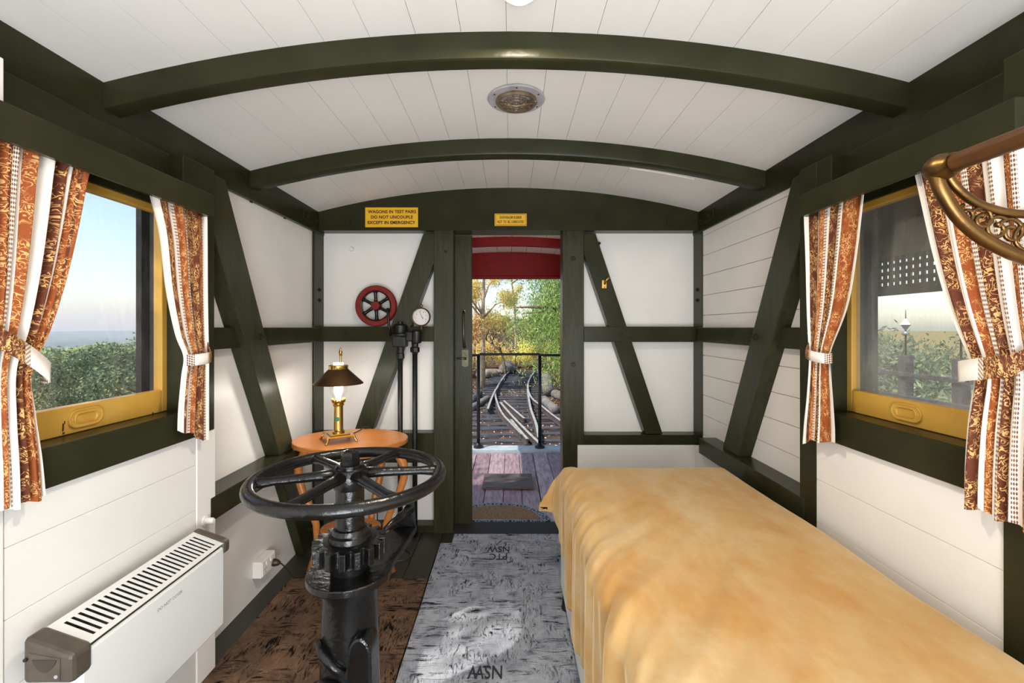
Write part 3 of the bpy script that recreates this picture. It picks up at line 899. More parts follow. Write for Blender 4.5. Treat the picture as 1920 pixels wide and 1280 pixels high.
# ------------------------------------------------------------------ curtains
def curtain(name, label, s, rows, stops, nf, hook, amp=0.013, seed=0, skew=1.0):
    """rows: [(y_window_edge, z, y_outer_edge, z)] from top to hem; u = 0 at the window edge."""
    X0 = XC + s * 1.1325
    t = empty(name, (X0, (rows[0][0] + rows[0][2]) / 2, rows[0][1]))
    tag(t, label, 'curtain', 'striped curtains')
    d = off(t)
    rng = random.Random(seed)
    ph = [rng.uniform(0, 6.28) for _ in range(4)]
    NV, NU = 90, 150
    # cumulative length over rows, then Catmull-Rom
    zs = [r[1] for r in rows]
    def interp(v):
        n = len(rows) - 1
        # v by mean height
        f = v * n
        i = min(int(f), n - 1)
        k = f - i
        p0, p1, p2, p3 = (rows[max(i - 1, 0)], rows[i], rows[i + 1], rows[min(i + 2, n)])
        return [0.5 * (2 * b + (c - a) * k + (2 * a - 5 * b + 4 * c - e) * k * k + (-a + 3 * b - 3 * c + e) * k ** 3) for a, b, c, e in zip(p0, p1, p2, p3)]
    verts, uvs = [], []
    for j in range(NV + 1):
        v = j / NV
        ya, za, yb, zb = interp(v)
        pw = 1.0 + (skew - 1.0) * min(1, max(0, (v - 0.1) / 0.6))
        W = abs(yb - ya)
        am = amp * (0.85 + 0.25 * math.sin(3 * v + ph[0]))
        for i in range(NU + 1):
            u = i / NU
            a = 2 * PI * nf * u + ph[1] + 0.6 * math.sin(2.2 * v + ph[2])
            fold = math.sin(a) + 0.35 * math.sin(2.3 * a + ph[3] + 2 * v)
            y = ya + (yb - ya) * u ** pw + 0.25 * W / nf * 0.22 * math.cos(a)* (0 if i in (0, NU) else 1)
            z = za + (zb - za) * u
            if j == NV:
                z += 0.006 * math.sin(a * 0.5 + 1)
            xx = X0 - s * am * fold
            verts.append((xx - d.x, y - d.y, z - d.z))
            uvs.append((u, z))
    faces = [(j * (NU + 1) + i, j * (NU + 1) + i + 1, (j + 1) * (NU + 1) + i + 1, (j + 1) * (NU + 1) + i) for j in range(NV) for i in range(NU)]
    me = bpy.data.meshes.new('cloth')
    me.from_pydata(verts, [], faces)
    ul = me.uv_layers.new(name='UVMap')
    for lp in me.loops:
        ul.data[lp.index].uv = uvs[lp.vertex_index]
    cl = link('cloth', me, curtain_mat(name + '_cloth', stops), t, True)
    # tieback band: a ring of cloth round the waist and a strap to its hook
    (ya, za), (yb, zb), (hy, hz_), wdt = hook
    nb = 26
    verts, uvs, faces = [], [], []
    for k in range(nb + 1):
        f = k / nb
        if f < 0.62:
            g = f / 0.62
            y = ya + (yb - ya) * g
            xx = X0 - s * (0.022 + 0.016 * math.sin(PI * g) ** 0.5)
            z = za + (zb - za) * g
            if k == 0:
                xx = X0
        else:
            g = (f - 0.62) / 0.38
            y = yb + (hy - yb) * g
            z = zb + (hz_ - zb) * g
            xx = X0 - s * (0.022 * (1 - g)) + s * 0.03 * g
        h = wdt * (1.0 - 0.45 * max(0, (f - 0.62) / 0.38))
        slope = 0.25 * h * (1 if yb > ya else -1)
        for q in (-0.5, 0.5):
            verts.append((xx - d.x, y - d.y + q * 0.0, z - d.z + q * h))
            uvs.append((f, (q + 0.5) * 0.05 + f * 0.3))
    for k in range(nb):
        faces.append((2 * k, 2 * k + 1, 2 * k + 3, 2 * k + 2))
    me = bpy.data.meshes.new('tieback')
    me.from_pydata(verts, [], faces)
    ul = me.uv_layers.new(name='UVMap')
    for lp in me.loops:
        ul.data[lp.index].uv = uvs[lp.vertex_index]
    sol = link('tieback', me, curtain_mat(name + '_tie', [(0, 't'), (0.03, 'w'), (0.34, 't'), (0.40, 'd')]), t, True)
    md = sol.modifiers.new('thick', 'SOLIDIFY')
    md.thickness = 0.003
    tube('tieback_hook', 'brass', t, [(XC + s * (H_LINE + 0.001), hy, hz_ + 0.012), (XC + s * (H_LINE - 0.02), hy, hz_ + 0.012), (XC + s * (H_LINE - 0.03), hy, hz_ + 0.004), (XC + s * (H_LINE - 0.024), hy, hz_ - 0.01)], 0.004, 8)
    return t

def rows_from(s, left, right, swap=False):
    """left/right: lists of (px, py) down the window edge and the outer edge, as seen"""
    X0 = XC + s * 1.1325
    out = []
    for (pa, qa), (pb, qb) in zip(left, right):
        ya, za = side(pa, qa, X0)
        yb, zb = side(pb, qb, X0)
        out.append((ya, za, yb, zb))
    return out
def stops_from(s, row, bands):
    X0 = XC + s * 1.1325
    ya, yb = row[0], row[2]
    out = []
    for px, k in bands:
        y = X0 * F / (px - CX)
        out.append((min(1, max(0, (y - ya) / (yb - ya))), k))
    return sorted(out)

# near the heater, towards the viewer
r = [(1.246, 1.80, 0.93, 1.80), (1.233, 1.741, 0.93, 1.741), (1.210, 1.624, 0.935, 1.62), (1.177, 1.49, 0.945, 1.49), (1.135, 1.362, 0.955, 1.37), (1.091, 1.262, 0.962, 1.29), (1.098, 1.16, 0.955, 1.16), (1.112, 1.05, 0.95, 1.05), (1.120, 0.955, 0.945, 0.955)]
b = [(173, 'w'), (165, 'r'), (154, 'd'), (150, 'r'), (140, 't'), (136, 'w'), (124, 'd'), (104, 'r'), (99, 't'), (95, 'w'), (83, 't'), (79, 'w'), (70, 't'), (64, 'r'), (49, 'w'), (30, 't'), (21, 'd'), (15, 'r'), (2, 'd'), (-6, 'r'), (-20, 'w'), (-30, 't'), (-36, 'r')]
curtain('curtain', 'rust and white striped curtain above the heater with a broad brown band tied across it', -1, r, stops_from(-1, r[0], b), 7.3, ((1.112, 1.255), (1.00, 1.345), (0.945, 1.40), 0.048), seed=3)
# near the lamp table
Lf = [(280, 352), (285, 374), (301, 440), (313, 540), (331, 625), (347, 668), (343, 705), (337, 765), (335, 806)]
Rt = [(389, 385), (389, 407), (389, 470), (389, 550), (390, 625), (391, 662), (391, 705), (391, 770), (391, 828)]
r = rows_from(-1, Lf, Rt)
b = [(276, 'w'), (293, 'd'), (304, 'r'), (314, 'w'), (319, 't'), (323, 'r'), (339, 'w'), (344, 't'), (348, 'd'), (368, 'r'), (379, 't'), (382, 'w')]
curtain('curtain', 'narrow rust and white striped curtain between the heater window and the green diagonal brace', -1, r, stops_from(-1, r[0], b), 3.3, ((1.612, 1.255), (1.70, 1.262), (1.745, 1.345), 0.04), seed=5, amp=0.007)
# over the bed, far
Lf = [(1619, 352), (1618, 372), (1606, 480), (1590, 575), (1560, 655), (1558, 680), (1563, 745), (1567, 800), (1568, 832)]
Rt = [(1510, 388), (1510, 405), (1513, 490), (1515, 580), (1518, 650), (1519, 676), (1515, 740), (1510, 790), (1507, 830)]
r = rows_from(1, Lf, Rt)
b = [(1619, 'w'), (1613, 'r'), (1585, 'w'), (1581, 't'), (1574, 'w'), (1572, 'd'), (1558, 'w'), (1555, 't'), (1550, 'r'), (1538, 'w'), (1532, 'd'), (1517, 'w')]
curtain('curtain', 'rust and white striped curtain beside the green diagonal brace over the bed', 1, r, stops_from(1, r[0], b), 2.7, ((1.582, 1.262), (1.69, 1.275), (1.735, 1.345), 0.036), seed=9, amp=0.006, skew=0.6)
# over the bed, towards the viewer
r = []
for px, py in [(1706, 300), (1714, 331), (1745, 470), (1775, 575), (1812, 670), (1822, 705), (1810, 790), (1804, 870), (1803, 945)]:
    y, z = side(px, py, XC + 1.1325)
    r.append((y, z, 0.93, z if z > 0.98 else z + 0.0))
b = [(1706, 'w'), (1722, 'd'), (1745, 'w'), (1766, 'r'), (1784, 'w'), (1798, 't'), (1806, 'd'), (1830, 'w'), (1848, 't'), (1856, 'w'), (1866, 'd'), (1872, 'r'), (1896, 't'), (1904, 'w'), (1915, 'd'), (1930, 'w'), (1945, 't'), (1952, 'r')]
curtain('curtain', 'wide rust and white striped curtain over the bed behind the brass rack', 1, r, stops_from(1, r[0], b), 6.2, ((1.112, 1.262), (1.00, 1.285), (0.945, 1.345), 0.05), seed=12, amp=0.010)

# ------------------------------------------------------------------ signs
def sign(name, label, px0, py0, px1, py1, lines, bold, border):
    a, b = pix(px0, py0, YB), pix(px1, py1, YB)
    o = box(name, 'sign', None, a.x, b.x, YB - 0.004, YB, b.z, a.z, 0.0008, 1)
    tag(o, label, 'sign')
    cx = (a.x + b.x) / 2
    for body, px, py, size, sx, sp in lines:
        p = pix(px, py, YB)
        text('lettering', 'ink', o, body, size, (p.x, YB - 0.0042, p.z), (PI / 2, 0, 0), bold, sx=sx, space=sp)
    if border:
        w = 0.0022
        m = 0.005
        bm = bmesh.new()
        X0, X1, Z0, Z1 = a.x + m, b.x - m, b.z + m, a.z - m
        for q in ((X0, X1, Z0, Z0 + w), (X0, X1, Z1 - w, Z1), (X0, X0 + w, Z0 + w, Z1 - w), (X1 - w, X1, Z0 + w, Z1 - w)):
            bm_box(bm, q[0], q[1], YB - 0.0048, YB - 0.0039, q[2], q[3])
        from_bm('border', bm, 'ink', o)
    return o
sign('warning_sign', 'yellow warning sign reading WAGONS IN TEST PAIRS on the green header beam', 685, 389, 784, 426,
     [('WAGONS IN TEST PAIRS', 735.5, 397.3, 0.0285, 1.0, 1.02), ('DO NOT UNCOUPLE', 735, 407.4, 0.0285, 1.0, 1.04), ('EXCEPT IN EMERGENCY', 734, 417.6, 0.0285, 1.0, 1.03)], 0.0009, False)
sign('warning_sign', 'smaller yellow sign about diaphragm rubber above the doorway', 927.5, 400.5, 987.5, 423.5,
     [('DIAPHRAGM RUBBER', 957.5, 408, 0.0235, 0.62, 1.06), ('NOT  TO  BE  LUBRICATED', 957.5, 416.2, 0.0235, 0.62, 1.0)], 0.0006, True)

# ------------------------------------------------------------------ ceiling vent and lamp
vx, vy = 0.024, 1.842
vz = ceil_z(vx) - 0.002
vent = empty('ceiling_vent', (vx, vy, vz))
tag(vent, 'round grey and brass ventilator set in the white board ceiling', 'vent')
lathe('flange', 'grey_metal', vent, [(0.080, -0.002), (0.114, -0.002), (0.116, -0.006), (0.112, -0.010), (0.082, -0.010)], (vx, vy, vz), seg=40)
lathe('collar', 'vent_brass', vent, [(0.074, -0.004), (0.083, -0.008), (0.084, -0.018), (0.078, -0.024), (0.070, -0.022), (0.068, -0.008)], (vx, vy, vz), seg=40)
lathe('throat_shade', 'void', vent, [(0.0, -0.0025), (0.074, -0.0025), (0.074, -0.001), (0.0, -0.001)], (vx, vy, vz), seg=30)  # flat black disc paints in the shade inside the vent
def grille():
    bm = bmesh.new()
    d = off(vent)
    dome = lambda r: -0.018 - 0.014 * (1 - (r / 0.072) ** 2)
    for r in (0.018, 0.040, 0.054, 0.070):
        bm_tube(bm, [(r * math.cos(2 * PI * k / 30), r * math.sin(2 * PI * k / 30), dome(r)) for k in range(30)], 0.0024, 6, True)
    for k in range(14):
        a = 2 * PI * k / 14
        for r0, r1 in ((0.018, 0.040), (0.054, 0.070)):
            bm_tube(bm, [(r * math.cos(a), r * math.sin(a), dome(r)) for r in (r0, (r0 + r1) / 2, r1)], 0.0021, 6)
    for k in range(20):
        a0, a1 = 2 * PI * k / 20, 2 * PI * (k + 0.5) / 20
        bm_tube(bm, [(0.040 * math.cos(a0), 0.040 * math.sin(a0), dome(0.04)), (0.054 * math.cos(a1), 0.054 * math.sin(a1), dome(0.054)), (0.040 * math.cos(2 * a1 - a0), 0.040 * math.sin(2 * a1 - a0), dome(0.04))], 0.0017, 5)
    bm_tube(bm, [(-0.070, -0.006, dome(0.070)), (0, -0.006, dome(0) - 0.003), (0.070, -0.006, dome(0.070))], 0.004, 8)
    from_bm('grille', bm, 'vent_brass', vent, True)
grille()
tube('lever', 'vent_brass', vent, [(vx + 0.044, vy - 0.02, vz - 0.024), (vx + 0.060, vy - 0.045, vz - 0.032), (vx + 0.072, vy - 0.068, vz - 0.044), (vx + 0.076, vy - 0.076, vz - 0.052)], [0.004, 0.005, 0.006, 0.005], 8)
for k in range(6):
    a = PI / 2 + k * PI / 3
    lathe('screw', 'iron_dull', vent, [(0.004, 0), (0.003, -0.002), (0, -0.0024)], (vx + 0.1 * math.cos(a), vy + 0.1 * math.sin(a), vz - 0.010), seg=8)
lx, ly = 0.024, 1.225
lz = ceil_z(lx) - 0.001
cl = empty('ceiling_lamp', (lx, ly, lz))
tag(cl, 'white dome ceiling lamp at the very top edge', 'lamp')
lathe('rim', 'brass', cl, [(0.052, 0), (0.066, 0), (0.068, -0.006), (0.060, -0.014), (0.052, -0.012)], (lx, ly, lz), seg=36)
lathe('dome', 'globe', cl, [(0.056, -0.008), (0.052, -0.024), (0.036, -0.038), (0.016, -0.044), (0, -0.045)], (lx, ly, lz), seg=30)
add_light('ceiling_lamp_light', 'AREA', (lx, ly, lz - 0.05), 17, (1.0, 0.86, 0.68), (0, 0, 0), shape='DISK', size=0.11)

# ------------------------------------------------------------------ bed and bedspread
BX0, BX1, BY0, BY1, BZ = 0.245, 1.125, 0.42, 2.36, 0.665
bed = empty('bed', ((BX0 + BX1) / 2, (BY0 + BY1) / 2, 0))
tag(bed, 'single bed with a white base along the boarded wall', 'bed')
box('base', 'white', bed, BX0 + 0.012, BX1, BY0, BY1 - 0.03, 0.055, 0.40, 0.012)
box('mattress', 'plastic', bed, BX0 + 0.02, BX1 - 0.01, BY0, BY1 - 0.03, 0.402, BZ - 0.045, 0.04, 3)
for xx in (BX0 + 0.03, BX1 - 0.05):
    for yy in (BY0 + 0.1, BY1 - 0.16):
        lathe('leg', 'iron_dull', bed, [(0.026, 0), (0.03, 0.012), (0.026, 0.02), (0.024, 0.056), (0, 0.057)], (xx, yy, 0.0095 if xx < 0.6 else 0.0), seg=12)
def bedspread():
    rng = np.random.default_rng(3)
    rad = 0.075
    Ld, Rd, Fd = 0.44, 0.10, 0.30             # drop on the open side, the wall side and the foot
    ns, nt = 170, 260
    S = np.concatenate([np.linspace(-Ld, 0.10, 70), np.linspace(0.10, BX1 - BX0 + Rd, ns - 70 + 1)[1:]])
    T = np.linspace(0, BY1 - BY0 + Fd, nt)
    def turn(a):
        """run a past an edge -> (outwards, down) round a soft edge"""
        if a <= -rad:
            return a, 0.0
        th = (a + rad) / rad
        if th < PI / 2:
            return -rad + rad * math.sin(th), rad * (1 - math.cos(th))
        return 0.0, rad + (a + rad - rad * PI / 2)
    verts = []
    w = BX1 - BX0
    Lb = BY1 - BY0
    for t in T:
        b = t - Lb
        oy, dy = turn(b)
        y = BY1 + oy
        for s in S:
            ox, dx = turn(-s)
            if s > w / 2:
                ox2, dx2 = turn(s - w)
                x, dxx = BX1 + ox2, dx2
            else:
                x, dxx = BX0 - ox, dx
            drop = math.hypot(dxx, dy) if min(dxx, dy) > 0.02 else max(dxx, dy)
            z = BZ - drop
            nz = 0.0
            # slack creases that fan from the open edge over the top; the same creases run down the hanging side
            sp = max(0.0, s)
            near_edge = math.exp(-sp / 0.28)
            band = 0.5 + 0.5 * math.sin(2.6 * t + 0.4)
            bend = 0.62 * sp + 0.5 * sp * sp
            k1 = math.sin(26 * (t - bend) + 1.5 * math.sin(3 * t) + 1.2 * math.sin(1.7 * t + 3 * sp))
            k2 = math.sin(47 * (t - 1.25 * bend) + 2.1 * math.sin(4.3 * t))
            k3 = math.sin(88 * (t - 1.5 * bend) + 2.5 * math.sin(5.1 * t + 4 * sp))
            cre = 0.0085 * k1 * (0.25 + 0.75 * band) + 0.0070 * k2 * (0.35 + 0.65 * band) + 0.0028 * k3 * math.exp(-sp / 0.15)
            q = min(1.0, max(0.0, (s + 0.07) / 0.14))
            q = q * q * (3 - 2 * q)
            nz += near_edge * cre * q
            x -= cre * 1.25 * (1 - q) if s < w / 2 else 0.0
            nz += q * (0.004 * math.sin(5.0 * sp + 3.1 * t) * math.sin(2.3 * t - 3.2 * sp + 1))
            nz += q * 0.0045 * math.sin(15 * sp - 9 * t + 2 * math.sin(4 * sp)) * (0.3 + 0.7 * math.sin(1.9 * t) ** 2)
            nz -= 0.012 * max(0, (s / w) - 0.75)
            if s < 0:
                hang = min(1, -s / 0.25)
                x += 0.008 * hang - 0.014 * hang * (0.5 + 0.5 * k1)
            if s < 0.02 and b > -0.12:          # the gathered corner sticks out
                c = min(1, (b + 0.12) / 0.2) * min(1, max(0, -s + 0.02) / 0.14)
                c *= 1.0 if s > -0.22 else max(0.0, 1 - (-0.22 - s) / 0.12)
                x -= 0.085 * c
                z -= 0.02 * c
            # the hem rises towards the foot
            zmin = 0.13 + 0.30 * max(0.0, min(1.0, (t - 1.45) / 0.48)) + 0.012 * math.sin(9 * t)
            verts.append((x, y, max(z + nz, zmin)))
    n0 = len(S)
    V = np.array(verts)
    faces = []
    for j in range(nt - 1):
        for i in range(n0 - 1):
            q = (j * n0 + i, j * n0 + i + 1, (j + 1) * n0 + i + 1, (j + 1) * n0 + i)
            P = V[list(q)]
            a = np.linalg.norm(np.cross(P[2] - P[0], P[3] - P[1]))
            if a > 1e-9:
                faces.append(q)
    me = bpy.data.meshes.new('bedspread')
    me.from_pydata(verts, [], faces)
    me.validate()
    o = link('bedspread', me, 'velvet', None, True)
    md = o.modifiers.new('thick', 'SOLIDIFY')
    md.thickness = 0.006
    md.offset = -1
    tag(o, 'crumpled mustard velvet bedspread draped over the bed', 'bedspread')
bedspread()

# ------------------------------------------------------------------ brake stand with hand wheel
WX, WY, WZ, WR = -0.437, 1.24, 0.965, 0.243
st = empty('handbrake_stand', (WX, WY, 0.01))
tag(st, 'black cast iron brake stand topped by a six-spoked hand wheel', 'brake stand')
lathe('column', 'iron', st, [(0.15, 0.0), (0.15, 0.02), (0.125, 0.03), (0.095, 0.09), (0.084, 0.2), (0.079, 0.38), (0.073, 0.58), (0.071, 0.64), (0.078, 0.668), (0.086, 0.684), (0, 0.684)], (WX, WY, 0.01), seg=36)
# casting boss and raised shield on the column
pts = []
for k in range(13):
    a = PI * k / 12
    pts.append((WX + 0.052 + 0.030 * math.cos(a), 0.535 + 0.045 * math.sin(a)))
pts = pts + [(WX + 0.014, 0.10), (WX + 0.092, 0.10)]
prism('raised_shield', 'iron', st, pts, 'y', WY - 0.085, WY - 0.01, 0.007)
tube('cast_rib', 'iron', st, [(WX - 0.070, WY - 0.045, 0.545), (WX - 0.045, WY - 0.07, 0.53), (WX - 0.012, WY - 0.08, 0.50), (WX + 0.015, WY - 0.082, 0.49)], [0.010, 0.014, 0.012, 0.008], 8)
tube('cast_rib', 'iron', st, [(WX - 0.074, WY - 0.045, 0.43), (WX - 0.045, WY - 0.075, 0.445), (WX - 0.012, WY - 0.085, 0.455), (WX + 0.02, WY - 0.085, 0.44)], [0.012, 0.02, 0.016, 0.01], 8)
# top plate: a disc drawn out to a point towards the wall
pts = []
tip = Vector((0.115, 0.29))
for k in range(0, 29):
    a = math.radians(112 + (292 - 28) * k / 28 + 0)
    pts.append((WX + 0.112 * math.cos(a), WY + 0.112 * math.sin(a)))
pts += [(WX + tip.x + 0.012, WY + tip.y - 0.02), (WX + tip.x, WY + tip.y), (WX + tip.x - 0.03, WY + tip.y)]
pl = prism('plate', 'iron', st, pts, 'z', 0.694, 0.714, 0.003)
prism('pawl_bracket', 'iron', st, [(WX + 0.045, 0.715), (WX + 0.125, 0.715), (WX + 0.120, 0.80), (WX + 0.102, 0.80)], 'y', WY + 0.255, WY + 0.268, 0.002)
# ratchet wheel
pts = []
NTEETH = 16
for k in range(NTEETH):
    a = 2 * PI * k / NTEETH
    st_ = 2 * PI / NTEETH
    for f, rr in ((0.0, 0.079), (0.12, 0.096), (0.55, 0.098), (0.70, 0.082), (0.9, 0.0775)):
        pts.append((WX + rr * math.cos(a + f * st_), WY + rr * math.sin(a + f * st_)))
prism('ratchet_wheel', 'iron', st, pts, 'z', 0.752, 0.797, 0.0025)
lathe('spindle', 'iron', st, [(0.05, 0.714), (0.05, 0.745), (0.07, 0.752), (0.07, 0.797), (0.057, 0.799), (0.055, 0.812), (0.047, 0.816), (0.044, 0.828), (0.0375, 0.83), (0.0375, 0.945), (0, 0.945)], (WX, WY, 0.0), seg=30)
tube('pawl', 'iron', st, [(WX + 0.112, WY + 0.26, 0.772), (WX + 0.085, WY + 0.18, 0.775), (WX + 0.066, WY + 0.10, 0.775)], [0.012, 0.014, 0.007], 8)
hw = empty('hand_wheel', (0, 0, 0))
hw.parent = st
hw.location = Vector((WX, WY, WZ)) - off(st)
rim_pts = [(WX + WR * math.cos(2 * PI * k / 72), WY + WR * math.sin(2 * PI * k / 72), WZ) for k in range(72)]
tube('rim', 'iron', hw, rim_pts, 0.0165, 16, True)
for k in range(6):
    a = math.radians(14 + 60 * k)
    p = lambda r, z=0: (WX + r * math.cos(a), WY + r * math.sin(a), WZ + z)
    tube('spoke', 'iron', hw, [p(0.025, 0.008), p(0.09, 0.006), p(0.19, 0.002), p(0.222, 0), p(0.24, 0)], [0.021, 0.0165, 0.0145, 0.019, 0.018], 12, flat=0.75)
lathe('hub', 'iron', hw, [(0.0, -0.03), (0.042, -0.03), (0.047, -0.02), (0.047, 0.012), (0.043, 0.022), (0.038, 0.025), (0.038, 0.03), (0, 0.03)], (WX, WY, WZ), seg=30)
bm = bmesh.new()
d = off(hw)
bm_lathe(bm, [(0.036, 0.03), (0.036, 0.034), (0.030, 0.035)], Vector((WX, WY, WZ)) - d, seg=24)
bm_lathe(bm, [(0.027, 0.034), (0.026, 0.06), (0.023, 0.068), (0.014, 0.070), (0.012, 0.066), (0.0, 0.066)], Vector((WX, WY, WZ)) - d, seg=6)
bmesh.ops.recalc_face_normals(bm, faces=list(bm.faces))
from_bm('nut', bm, 'iron', hw)

# ------------------------------------------------------------------ table and lamp
TX, TY, TZ = -0.893, 2.55, 0.75
tb = empty('side_table', (TX, TY, 0))
tag(tb, 'oval orange wood side table with bowed legs in the corner', 'table')
def ellipse_prism(name, parent, a, b, z0, z1, bevel, mat='wood_table'):
    pts = [(TX + a * math.cos(2 * PI * k / 56), TY + b * math.sin(2 * PI * k / 56)) for k in range(56)]
    return prism(name, mat, parent, pts, 'z', z0, z1, bevel)
ellipse_prism('table_top', tb, 0.315, 0.245, TZ - 0.026, TZ, 0.005)
ellipse_prism('apron', tb, 0.235, 0.165, TZ - 0.075, TZ - 0.027, 0.003)
ellipse_prism('shelf', tb, 0.165, 0.125, 0.235, 0.255, 0.004)
for k, a in enumerate((PI, 0.0, PI * 0.62, PI * 0.38, PI * 1.42, PI * 1.58)):
    if k in (4, 5):
        continue
    ca, sa = math.cos(a), math.sin(a) * 0.78
    prof = [(0.205, 0.715), (0.262, 0.67), (0.295, 0.60), (0.296, 0.53), (0.272, 0.45), (0.228, 0.36), (0.196, 0.27), (0.19, 0.18), (0.205, 0.09), (0.235, 0.0)]
    rs = [0.026, 0.026, 0.024, 0.022, 0.021, 0.02, 0.019, 0.018, 0.017, 0.018]
    tube('leg', 'wood_table', tb, [(TX + r * ca, TY + r * sa, z + (0.002 if i == len(prof) - 1 else 0)) for i, (r, z) in enumerate(prof)], rs, 10)
LX, LY = -0.945, 2.50
lamp = empty('table_lamp', (LX, LY, TZ))
tag(lamp, 'lit brass table lamp with conical brown metal shade on the wooden table', 'lamp')
rot = math.radians(33)
def rotbox(name, mat, hw_, z0, z1, bevel, parent=lamp):
    pts = [(LX + hw_ * math.sqrt(2) * math.cos(rot + PI / 4 + k * PI / 2), LY + hw_ * math.sqrt(2) * math.sin(rot + PI / 4 + k * PI / 2)) for k in range(4)]
    return prism(name, mat, parent, pts, 'z', z0, z1, bevel)
rotbox('base_plate', 'brass', 0.073, TZ + 0.026, TZ + 0.038, 0.003)
rotbox('base_step', 'brass', 0.052, TZ + 0.038, TZ + 0.046, 0.003)
for k in range(4):
    a = rot + PI / 4 + k * PI / 2
    q = lambda r, z: (LX + r * math.cos(a), LY + r * math.sin(a), TZ + z)
    tube('foot', 'brass', lamp, [q(0.094, 0.028), q(0.102, 0.016), q(0.106, 0.007), q(0.116, 0.004)], [0.009, 0.006, 0.006, 0.005], 8)
lathe('column', 'brass', lamp, [(0.033, 0.046), (0.033, 0.052), (0.027, 0.058), (0.0255, 0.066), (0.0245, 0.19), (0.029, 0.193), (0.030, 0.20), (0.026, 0.205), (0.036, 0.212), (0.038, 0.222), (0.030, 0.228), (0, 0.228)], (LX, LY, TZ), seg=28)
bm = bmesh.new()
dd = off(lamp)
for k in range(16):
    a = 2 * PI * k / 16
    bm_lathe(bm, [(0.0, 0.0), (0.0035, 0.001), (0.0035, 0.008), (0.0, 0.010)], Vector((LX + 0.035 * math.cos(a), LY + 0.035 * math.sin(a), TZ + 0.222)) - dd, seg=6)
cr_ = from_bm('gallery', bm, 'brass', lamp, True)
lathe('chimney', 'lamp_glass', lamp, [(0.024, 0.228), (0.030, 0.24), (0.044, 0.268), (0.046, 0.29), (0.036, 0.325), (0.026, 0.36), (0.025, 0.425), (0.0235, 0.425), (0.0245, 0.36), (0.0345, 0.325), (0.0445, 0.29)], (LX, LY, TZ), seg=24)
lathe('socket', 'grey_metal', lamp, [(0.016, 0.228), (0.016, 0.248), (0.012, 0.25), (0, 0.25)], (LX, LY, TZ), seg=16)
lathe('bulb', 'bulb', lamp, [(0.010, 0.25), (0.016, 0.265), (0.021, 0.285), (0.018, 0.303), (0.008, 0.312), (0, 0.313)], (LX, LY, TZ), seg=18)
sh = lathe('shade', 'shade_brown', lamp, [(0.132, 0.312), (0.130, 0.316), (0.050, 0.393), (0.047, 0.396), (0.045, 0.393), (0.126, 0.314)], (LX, LY, TZ), seg=44)
lathe('shade_collar', 'brass', lamp, [(0.050, 0.391), (0.0515, 0.394), (0.0515, 0.412), (0.047, 0.414), (0.045, 0.40)], (LX, LY, TZ), seg=36)
lathe('globe_top', 'globe', lamp, [(0.028, 0.414), (0.028, 0.425), (0.027, 0.429), (0, 0.430)], (LX, LY, TZ), seg=24)
lathe('finial', 'brass', lamp, [(0.006, 0.43), (0.005, 0.465), (0.010, 0.468), (0.007, 0.473), (0.010, 0.484), (0.006, 0.496), (0.003, 0.508), (0, 0.512)], (LX + 0.012, LY, TZ), seg=14)
lathe('badge', 'green_badge', lamp, [(0.0125, 0), (0.0125, 0.003), (0.010, 0.004), (0, 0.0042)], (LX + 0.004, LY - 0.0235, TZ + 0.122), (0.1, -1, 0), 20)
add_light('table_lamp_light', 'POINT', (LX, LY, TZ + 0.287), 20, (1.0, 0.95, 0.86), shadow_soft_size=0.03)

# ------------------------------------------------------------------ heater
HB, HFt, HY0, HY1 = -1.15, -1.043, 1.135, 1.655
HZB, HZF = 0.628, 0.588
ht = empty('wall_heater', ((HB + HFt) / 2, (HY0 + HY1) / 2, 0.29))
tag(ht, 'white convector heater with slotted top mounted on the boarded wall', 'heater')
box('body', 'heater', ht, HB, HFt, HY0 - 0.03, HY1 + 0.005, 0.29, HZF - 0.012, 0.008)
# sloping slotted top made of bars, back strip and front strip
def heater_top():
    bm = bmesh.new()
    d = off(ht)
    zz = lambda x: HZB + (HZF - HZB) * (x - HB) / (HFt - HB)
    def slab(x0, x1, y0, y1):
        t = 0.0018
        vs = [bm.verts.new((x - d.x, y - d.y, z - d.z)) for x, y, z in (
            (x0, y0, zz(x0) - t), (x1, y0, zz(x1) - t), (x1, y1, zz(x1) - t), (x0, y1, zz(x0) - t),
            (x0, y0, zz(x0)), (x1, y0, zz(x1)), (x1, y1, zz(x1)), (x0, y1, zz(x0)))]
        for f in ((0, 3, 2, 1), (4, 5, 6, 7), (0, 1, 5, 4), (1, 2, 6, 5), (2, 3, 7, 6), (3, 0, 4, 7)):
            bm.faces.new([vs[i] for i in f])
    xa, xb = HB + 0.016, HFt - 0.014
    slab(HB, xa, HY0 - 0.01, HY1)
    slab(xb, HFt, HY0 - 0.01, HY1)
    n = 26
    y0, y1 = HY0 + 0.018, HY1 - 0.015
    p = (y1 - y0) / n
    slab(xa, xb, HY0 - 0.01, y0)
    slab(xa, xb, y1, HY1)
    for k in range(n):
        if k < n - 1:
            slab(xa, xb, y0 + (k + 0.52) * p, y0 + (k + 1) * p)
        else:
            slab(xa, xb, y0 + (k + 0.52) * p, y1)
    return from_bm('slotted_top', bm, 'heater', ht)
heater_top()
prism('back_plate', 'cap_dark', ht, [(HB, HZF - 0.02), (HB + 0.004, HZF - 0.02), (HB + 0.004, HZB - 0.006), (HB, HZB - 0.006)], 'y', HY0 - 0.01, HY1)
box('inner_tray', 'cap_dark', ht, HB + 0.006, HFt - 0.006, HY0, HY1 - 0.01, HZF - 0.0125, HZF - 0.011)
